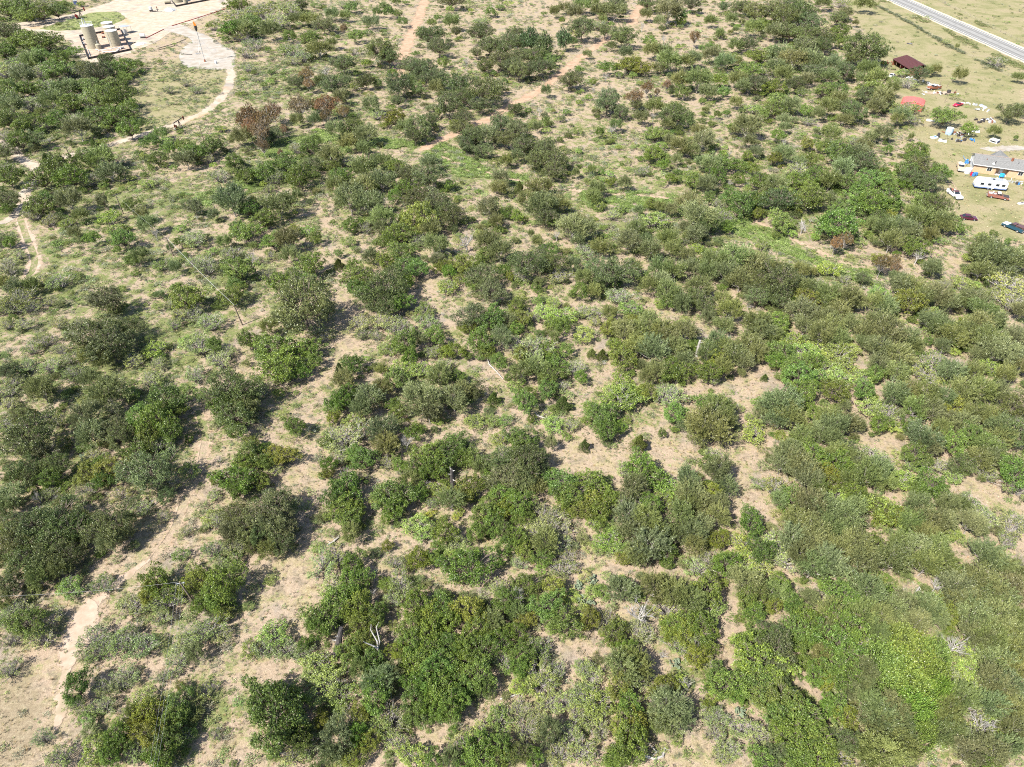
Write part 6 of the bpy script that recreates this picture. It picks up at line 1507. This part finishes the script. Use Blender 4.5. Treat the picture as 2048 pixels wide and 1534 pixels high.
d_ = MB().box((8.2, 1.72, 1.05), (1.0, .08, 2.1)).build('door', WHITE, t)
MB().tube([(8.55, 1.66, 1.05), (8.55, 1.58, 1.05)], .05, 6).build('handle', STEEL, d_)
MB().box((8.2, .95, .08), (3.3, 1.7, .16)).build('porch_floor', CONC, t)
for x, y in ((3.2, 2.0), (5.6, 1.0), (12, 2.4)):
    MB().tube([(x, y, 2.9), (x, y, 4.1)], .1, 8).build('roof_pipe', DARK if x > 5 else RUST, roof)
MB().tube([(10.2, 3.2, 3.6), (10.2, 3.2, 4.9)], .35, 10).build('chimney', RUST, roof)
MB().tube([(5.1, .6, 2.9), (5.1, .5, 3.3)], .04, 5).build('dish_arm', STEEL, roof)
MB().tube([(5.1, .45, 3.3), (5.1, .25, 3.4)], [.05, .35], 12).build('satellite_dish', WHITE, roof)

def house_local(x, y):
    c_, s_ = math.cos(hr), math.sin(hr)
    return Vector((eL.x + x * c_ - y * s_, eL.y + x * s_ + y * c_, 0))
# things along the house
def drum(name, label, cat, p, r, h, m_, lid=None):
    t = thing(name, label, cat, p)
    MB().tube([(0, 0, 0), (0, 0, h * .5), (0, 0, h)], [r * .9, r, r * .92], 14).build('shell', m_, t)
    MB().tube([(0, 0, h), (0, 0, h + .06)], r * .96, 14).build('lid', lid or m_, t)
    return t
drum('water_tank', 'round white water tank beside the beige pickup', 'water tank', P(1934, 346), 1.05, 1.5, WHITE)
drum('blue_barrel', 'blue barrel in front of the house wall, left of the porch', 'barrel', P(1946, 352), .55, 1.0, BLUE)
drum('blue_barrel', 'second blue barrel close beside the first near the trailer end', 'barrel', P(1951, 351), .5, .9, BLUE)
drum('red_barrel', 'red barrel standing left of the blue barrels', 'barrel', P(1942, 351), .4, 1.0, CARR)
drum('blue_bin', 'bright blue bin on the house porch', 'bin', house_local(8.4, -1.0), .7, 1.1, mat('sky_blue', (.03, .30, .62), rough=.5))

def junk(name, label, p, n, R, mats, seed, rz=0.0, long=1.0):
    """a pile whose pieces stay separate parts"""
    t = thing(name, label, 'junk pile', p, rz)
    r = random.Random(seed)
    for k in range(n):
        x, y = r.uniform(-R, R) * long, r.uniform(-R, R) * .5
        m_ = mats[r.randrange(len(mats))]
        q = r.random()
        if q < .4:
            MB().box((x, y, r.uniform(.1, .5)), (r.uniform(.5, 1.8), r.uniform(.2, .9), r.uniform(.1, .7)), rz=r.uniform(0, 3), taper=.85).build('crate', m_, t)
        elif q < .75:
            a_ = r.uniform(0, 3.1); l_ = r.uniform(.8, 2.2)
            MB().tube([(x, y, .15), (x + l_ * math.cos(a_), y + l_ * math.sin(a_), r.uniform(.2, 1.0))], r.uniform(.05, .14), 6).build('pipe', m_, t)
        else:
            MB().tube([(x, y, 0), (x, y, r.uniform(.4, 1.0))], r.uniform(.25, .5), 10).build('drum', m_, t)
    return t
junk('junk_pile', 'row of rusty machinery and scrap beside the tall yard tree', P(1916, 270), 22, 3.2, [RUST, DARK, WHITE, RUST, STEEL], 1, -.1, 1.2)
junk('junk_pile', 'dark scrap frames lying in front of the tall yard tree', P(1925, 281), 14, 3.2, [DARK, DARK, STEEL, BLUE], 2, -.15, 1.2)
junk('junk_pile', 'scrap pile on an old flat trailer left of the grey oak', P(1974, 243), 22, 3.4, [DARK, RUST, WHITE, DARK, STEEL], 3, .05, 1.2)
junk('junk_pile', 'white boards and scrap scattered behind the red convertible', P(1944, 210), 16, 3.0, [WHITE, STEEL, WHITE, CONC], 4, -.6, 1.6)
junk('junk_pile', 'stack of pale sheets lying right of the red convertible', P(1962, 221), 8, 2.2, [WHITE, STEEL], 5, -.5, 1.3)
junk('junk_pile', 'rusty scrap strewn along the bare strip below the wrecked truck', P(1876, 188), 20, 4.0, [CONC, RUST, WHITE, DARK], 6, -.1, 1.8)
junk('junk_pile', 'scrap around the wrecked truck behind the bare strip', P(1868, 172), 14, 3.0, [WHITE, DARK, RUST, STEEL], 7, -.1, 1.3)
junk('junk_pile', 'rubbish piled at the front of the house right of the trailer', P(2018, 365), 18, 2.6, [DARK, WHITE, BLUE, STEEL], 8, -.4, 1.5)
junk('junk_pile', 'low rubbish strip left of the brown shed trees', P(1834, 162), 14, 3.2, [WHITE, CONC, STEEL], 9, -.9, 1.6)
junk('junk_pile', 'rusted implements in the shade left of the brown roofed shed', P(1770, 126), 12, 2.4, [RUST, REDP, DARK], 10, .2, 1.3)
junk('junk_pile', 'white and dark odds and ends by the end wall of the house', P(1936, 326), 8, 1.4, [WHITE, DARK, BLUE], 12, 1.3, 1.2)
drum('storage_tank', 'pale blue storage tank left of the rusty machinery row', 'storage tank', P(1896.5, 268.5), 1.2, 2.2, mat('pale_blue', (.34, .45, .58), rough=.5), WHITE)
drum('black_barrel', 'black barrel right of the white tarpaulin in the yard', 'barrel', P(1875, 275), .45, 1.5, DARK)
drum('dark_barrel', 'dark round barrel at the right end of the bare strip', 'barrel', P(1897, 185), .75, .9, DARK)
def slab(name, label, cat, p, rz, d, m_, m2):
    t = thing(name, label, cat, p, rz)
    MB().box((0, 0, d[2] / 2 + .05), d, taper=.85).build('body', m_, t)
    MB().box((d[0] * .1, 0, d[2] + .06), (d[0] * .4, d[1] * .5, .08)).build('cover', m2, t)
slab('tarpaulin_heap', 'white and blue tarpaulin heap on the lawn left of the junk rows', 'tarpaulin', P(1868, 276), .3, (2.4, 1.5, .5), WHITE, BLUE)
slab('bath_tub', 'white tub lying on the lawn in front of the tarpaulin', 'tub', P(1884.5, 283), -.6, (2.8, 1.2, .6), WHITE, DARK)
slab('small_boat', 'small white boat with yellow inside left of the round green tree', 'boat', P(1861, 242), -.2, (2.9, 1.3, .5), WHITE, mat('dull_yellow', (.55, .42, .10), rough=.6))
slab('white_panel', 'white hull lying right of the tall yard tree', 'hull', P(1951, 264), -.4, (2.6, 1.2, .5), WHITE, STEEL)
slab('lawn_chair_heap', 'white oddments lying on the lawn at the right edge below the pickup', 'oddments', P(2042, 408), .2, (2.0, .8, .4), WHITE, DARK)
slab('scrap_sheet', 'dark sheet lying in the field behind the brown roofed shed', 'sheet', P(1819, 88), -.4, (2.6, 1.2, .3), DARK, STEEL)
# truck bed cap
p = P(1988, 284)
t = thing('camper_shell', 'white truck bed cap with dark blue open end lying on the lawn', 'camper shell', p, heading(P(1980, 281), P(1996, 286)))
MB().prism([(-1.4, 0), (-1.25, .95), (1.25, .95), (1.4, 0)], -1.0, 1.0).build('shell', CARW, t)
MB().box((1.36, 0, .42), (.08, 1.7, .7)).build('opening', mat('deep_blue', (.02, .035, .12), rough=.4), t)
MB().box((0, -1.02, .45), (1.9, .05, .4)).build('side_window', GLASS, t)

# brown roofed open shed
f0, f1 = P(1787, 118, 2.5), P(1819, 137.5, 2.5)
rz = heading(f0, f1)
Ls = (f1 - f0).length
t = thing('open_shed', 'open fronted shed with dark brown metal roof', 'shed', (f0.x, f0.y, 0), rz)
BRM = mat('brown_roof_metal', (.075, .028, .026), rough=.5, scale=2, var=.2)
q = MB(); D_ = 9.0
q.add([(-.3, -.3, 2.4), (Ls + .3, -.3, 2.4), (Ls + .3, D_ * .62, 4.0), (-.3, D_ * .62, 4.0), (-.3, -.3, 2.52), (Ls + .3, -.3, 2.52), (Ls + .3, D_ * .62, 4.12), (-.3, D_ * .62, 4.12)], [(0, 1, 2, 3)[::-1], (4, 5, 6, 7), (0, 1, 5, 4), (1, 2, 6, 5), (2, 3, 7, 6), (3, 0, 4, 7)])
q.add([(-.3, D_, 2.7), (Ls + .3, D_, 2.7), (Ls + .3, D_ * .62, 4.0), (-.3, D_ * .62, 4.0), (-.3, D_, 2.82), (Ls + .3, D_, 2.82), (Ls + .3, D_ * .62, 4.12), (-.3, D_ * .62, 4.12)], [(0, 1, 2, 3), (7, 6, 5, 4), (0, 4, 5, 1), (0, 3, 7, 4), (1, 5, 6, 2)])
rf = q.build('roof', BRM, t)
for k in range(12):
    x = Ls * (k + .5) / 12
    MB().tube([(x, -.3, 2.55), (x, D_ * .62, 4.15)], .05, 4).build('roof_rib', BRM, rf)
MB().box((Ls / 2, D_ - .1, 1.35), (Ls, .1, 2.7)).build('rear_wall', RUST, t)
for x in (0.0, Ls):
    MB().box((x, D_ / 2, 1.25), (.1, D_ - .4, 2.5)).build('side_wall', RUST, t)
for k in range(5):
    MB().tube([(Ls * k / 4, 0, 0), (Ls * k / 4, 0, 2.45)], .1, 6).build('post', WOODP, t)
MB().box((Ls * .3, 2.5, .5), (2.4, 1.2, 1.0), taper=.8).build('stored_box', REDP, t)
# red roofed shed
a = P(1806, 212); b_ = P(1835, 224)
t = thing('red_shed', 'small shed with faded red arched metal roof', 'shed', P(1822, 216), heading(P(1806, 216), P(1838, 221)))
REDR = mat('faded_red_metal', (.46, .115, .095), rough=.45, scale=1.5, var=.12)
arc = [(4.0 * math.cos(a_), 2.1 + 1.1 * math.sin(a_)) for a_ in np.linspace(0, math.pi, 9)]
rf = MB().prism([(4.0, 1.9)] + arc + [(-4.0, 1.9)], -3.6, 3.6).build('roof', REDR, t)
MB().box((0, 0, 1.0), (7.6, 6.9, 2.0)).build('wall', mat('red_wall', (.34, .07, .06), rough=.6, scale=2, var=.15), t)
for k in range(7):
    y = -3.62 + 7.2 * k / 6
    MB().tube([(x * 1.005, y, z * 1.003) for x, z in arc], .05, 4).build('roof_rib', REDR, rf)
MB().box((3.83, 0, 1.0), (.08, 2.4, 1.9)).build('door', DARK, t)
p = P(1851, 139)
t = thing('lean_to', 'small brown lean-to roof half hidden by the shed trees', 'lean-to', P(1862, 146), rz)
MB().prism([(-1.8, 1.5), (1.8, 2.1), (1.8, 2.2), (-1.8, 1.6)], -1.6, 1.6).build('roof', BRM, t)
for sx in (-1.6, 1.6):
    for sy in (-1.4, 1.4):
        MB().tube([(sx, sy, 0), (sx, sy, 1.85 + sx * .16)], .07, 5).build('post', WOODP, t)

# ------------------------------------------------------------------ snags, logs, cactus
def snag(label, p, h, r, m_, arms, seed, lean=(0, 0), cat='snag'):
    t = thing('broken_snag', label, cat, p)
    rr = random.Random(seed)
    top = Vector((lean[0], lean[1], h))
    MB().tube([(0, 0, -.05), top * .35 + Vector((.05, 0, 0)), top * .7, top], [r * 1.25, r, r * .8, r * .5], 9).build('trunk', m_, t)
    for k in range(arms):
        z = rr.uniform(.45, .95); a = rr.uniform(0, 6.28); l_ = rr.uniform(.6, 1.4)
        s0 = top * z
        MB().tube([s0, s0 + Vector((math.cos(a) * l_ * .6, math.sin(a) * l_ * .6, l_ * .2)), s0 + Vector((math.cos(a) * l_, math.sin(a) * l_, l_ * .55))], [r * .28, r * .22, r * .06], 6).build('branch', DEADW, t)
snag('black charred snag with pale stub arms standing in the green grove', P(906, 975), 4.6, .42, CHAR, 4, 2)
snag('thick charred trunk leaning in the dark grove', P(672, 1312), 4.8, .48, CHAR, 3, 3, lean=(1.2, 1.5))
snag('pale broken snag standing in the olive thicket', P(1393, 712), 4.2, .35, DEADW, 4, 4)
snag('thin pale snag standing in the thicket near the bottom right corner', P(1818, 1205), 4.0, .2, DEADW, 3, 6)
snag('leaning pale snag left of the big grey green round tree', P(1610, 462), 2.6, .3, DEADW, 4, 8, lean=(-1.4, .8))
def log(label, s_, r, seed, z=.25, z1=None):
    q = PL(s_, z)
    if z1: q[-1].z = z1
    o0 = q[0].copy(); o0.z = 0
    t = thing('fallen_log', label, 'fallen log', o0)
    n = len(q)
    MB().tube([x - o0 for x in q], [r * (1 - .5 * k / max(1, n - 1)) for k in range(n)], 8).build('log', DEADW, t)
    rr = random.Random(seed)
    for k in range(4):
        m_ = q[0].lerp(q[-1], rr.uniform(.25, .95)) - o0; a = rr.uniform(0, 6.28); l_ = rr.uniform(.7, 1.6)
        MB().tube([m_, m_ + Vector((math.cos(a) * l_, math.sin(a) * l_, rr.uniform(.1, .7)))], [r * .45, r * .12], 5).build('branch', DEADW, t)
t = thing('dead_limb', 'white forked branch poking out of the dark green grove', 'dead limb', P(760, 1316), .6)
for k_, (ax, ay, az_) in enumerate(((1.3, 1.2, 6.4), (-1.5, .3, 5.6), (-.6, -1.1, 5.4), (.4, 1.9, 5.6))):
    MB().tube([(0, 0, 2.2), (ax * .3 + .15, ay * .3 - .2, 3.6), (ax * .75 - .2, ay * .75 + .2, az_ - .7), (ax, ay, az_)], [.12, .1, .07, .03], 6).build('branch', DEADW, t)
MB().tube([(.1, 0, -.05), (.05, .1, 1.2), (0, 0, 2.3)], [.2, .17, .13], 8).build('trunk', DEADW, t)
log('fallen white log lying curved on the sand at the bottom edge', "1290 1512 1310 1518 1326 1512 1330 1495", .2, 2)
log('bleached dead limb lying in the sandy clearing', "972 706 978 728 992 742 1006 758", .15, 3)
log('thin fallen white branch beside the bright bush', "1072 830 1082 834 1098 838", .14, 4)
log('dark fallen limb lying beside the long grass near the bottom', "1000 1398 1024 1392 1054 1382", .14, 5)
log('fallen pale branch on the sandy slope right of the round bush', "1845 925 1852 938", .15, 6, .4)
log('short pale log lying on the grassy slope below the big dark oak', "655 1090 668 1082 678 1074", .14, 7)
PEAR = mat('cactus_pad', (.17, .21, .135), rough=.55, scale=4, var=.2)
def pear(label, p, R, seed):
    t = thing('prickly_pear', label, 'cactus', p, 0, 'prickly pear clumps')
    rr = random.Random(seed)
    pm = MB()
    n = 10
    pm.add([(.16 * math.cos(6.283 * k / n), s_ * .025, .2 + .2 * math.sin(6.283 * k / n)) for s_ in (-1, 1) for k in range(n)],
           [tuple(range(n)), tuple(range(n, 2 * n))[::-1]] + [(k, (k + 1) % n, n + (k + 1) % n, n + k) for k in range(n)])
    me = pm.mesh('pad', PEAR)
    for k in range(26):
        o = link('pad', me, t)
        a, q = rr.uniform(0, 6.28), R * math.sqrt(rr.random())
        o.location = (q * math.cos(a), q * math.sin(a), rr.uniform(0, .55) * (1 - q / R * .6))
        o.rotation_euler = (rr.uniform(-.5, .5), rr.uniform(-.5, .5), rr.uniform(0, 6.28)); s_ = rr.uniform(.9, 1.5)
        o.scale = (s_, s_, s_)
for n_, (px, py, R, lb) in enumerate(((1184, 1163, .9, 'widest grey green prickly pear clump on the pale grass'), (1157, 1173, .6, 'small prickly pear clump left of the widest one'), (1160, 1200, .8, 'prickly pear clump at the shaded edge of the green bush'),
                                     (1179, 1208, .7, 'prickly pear clump beside the bush below the pale grass'), (1479, 1428, .8, 'prickly pear clump on bare sand by the lower sandy gap'), (1250, 855, .6, 'prickly pear clump in the middle clearing'),
                                     (172, 915, .9, 'prickly pear clump among the dark bushes on the left'), (872, 1112, .9, 'prickly pear clump on the sandy bank above the round green tree'), (1350, 1330, .8, 'prickly pear clump in the brush below the dead tree'))):
    pear(lb, P(px, py), R, n_ + 5)
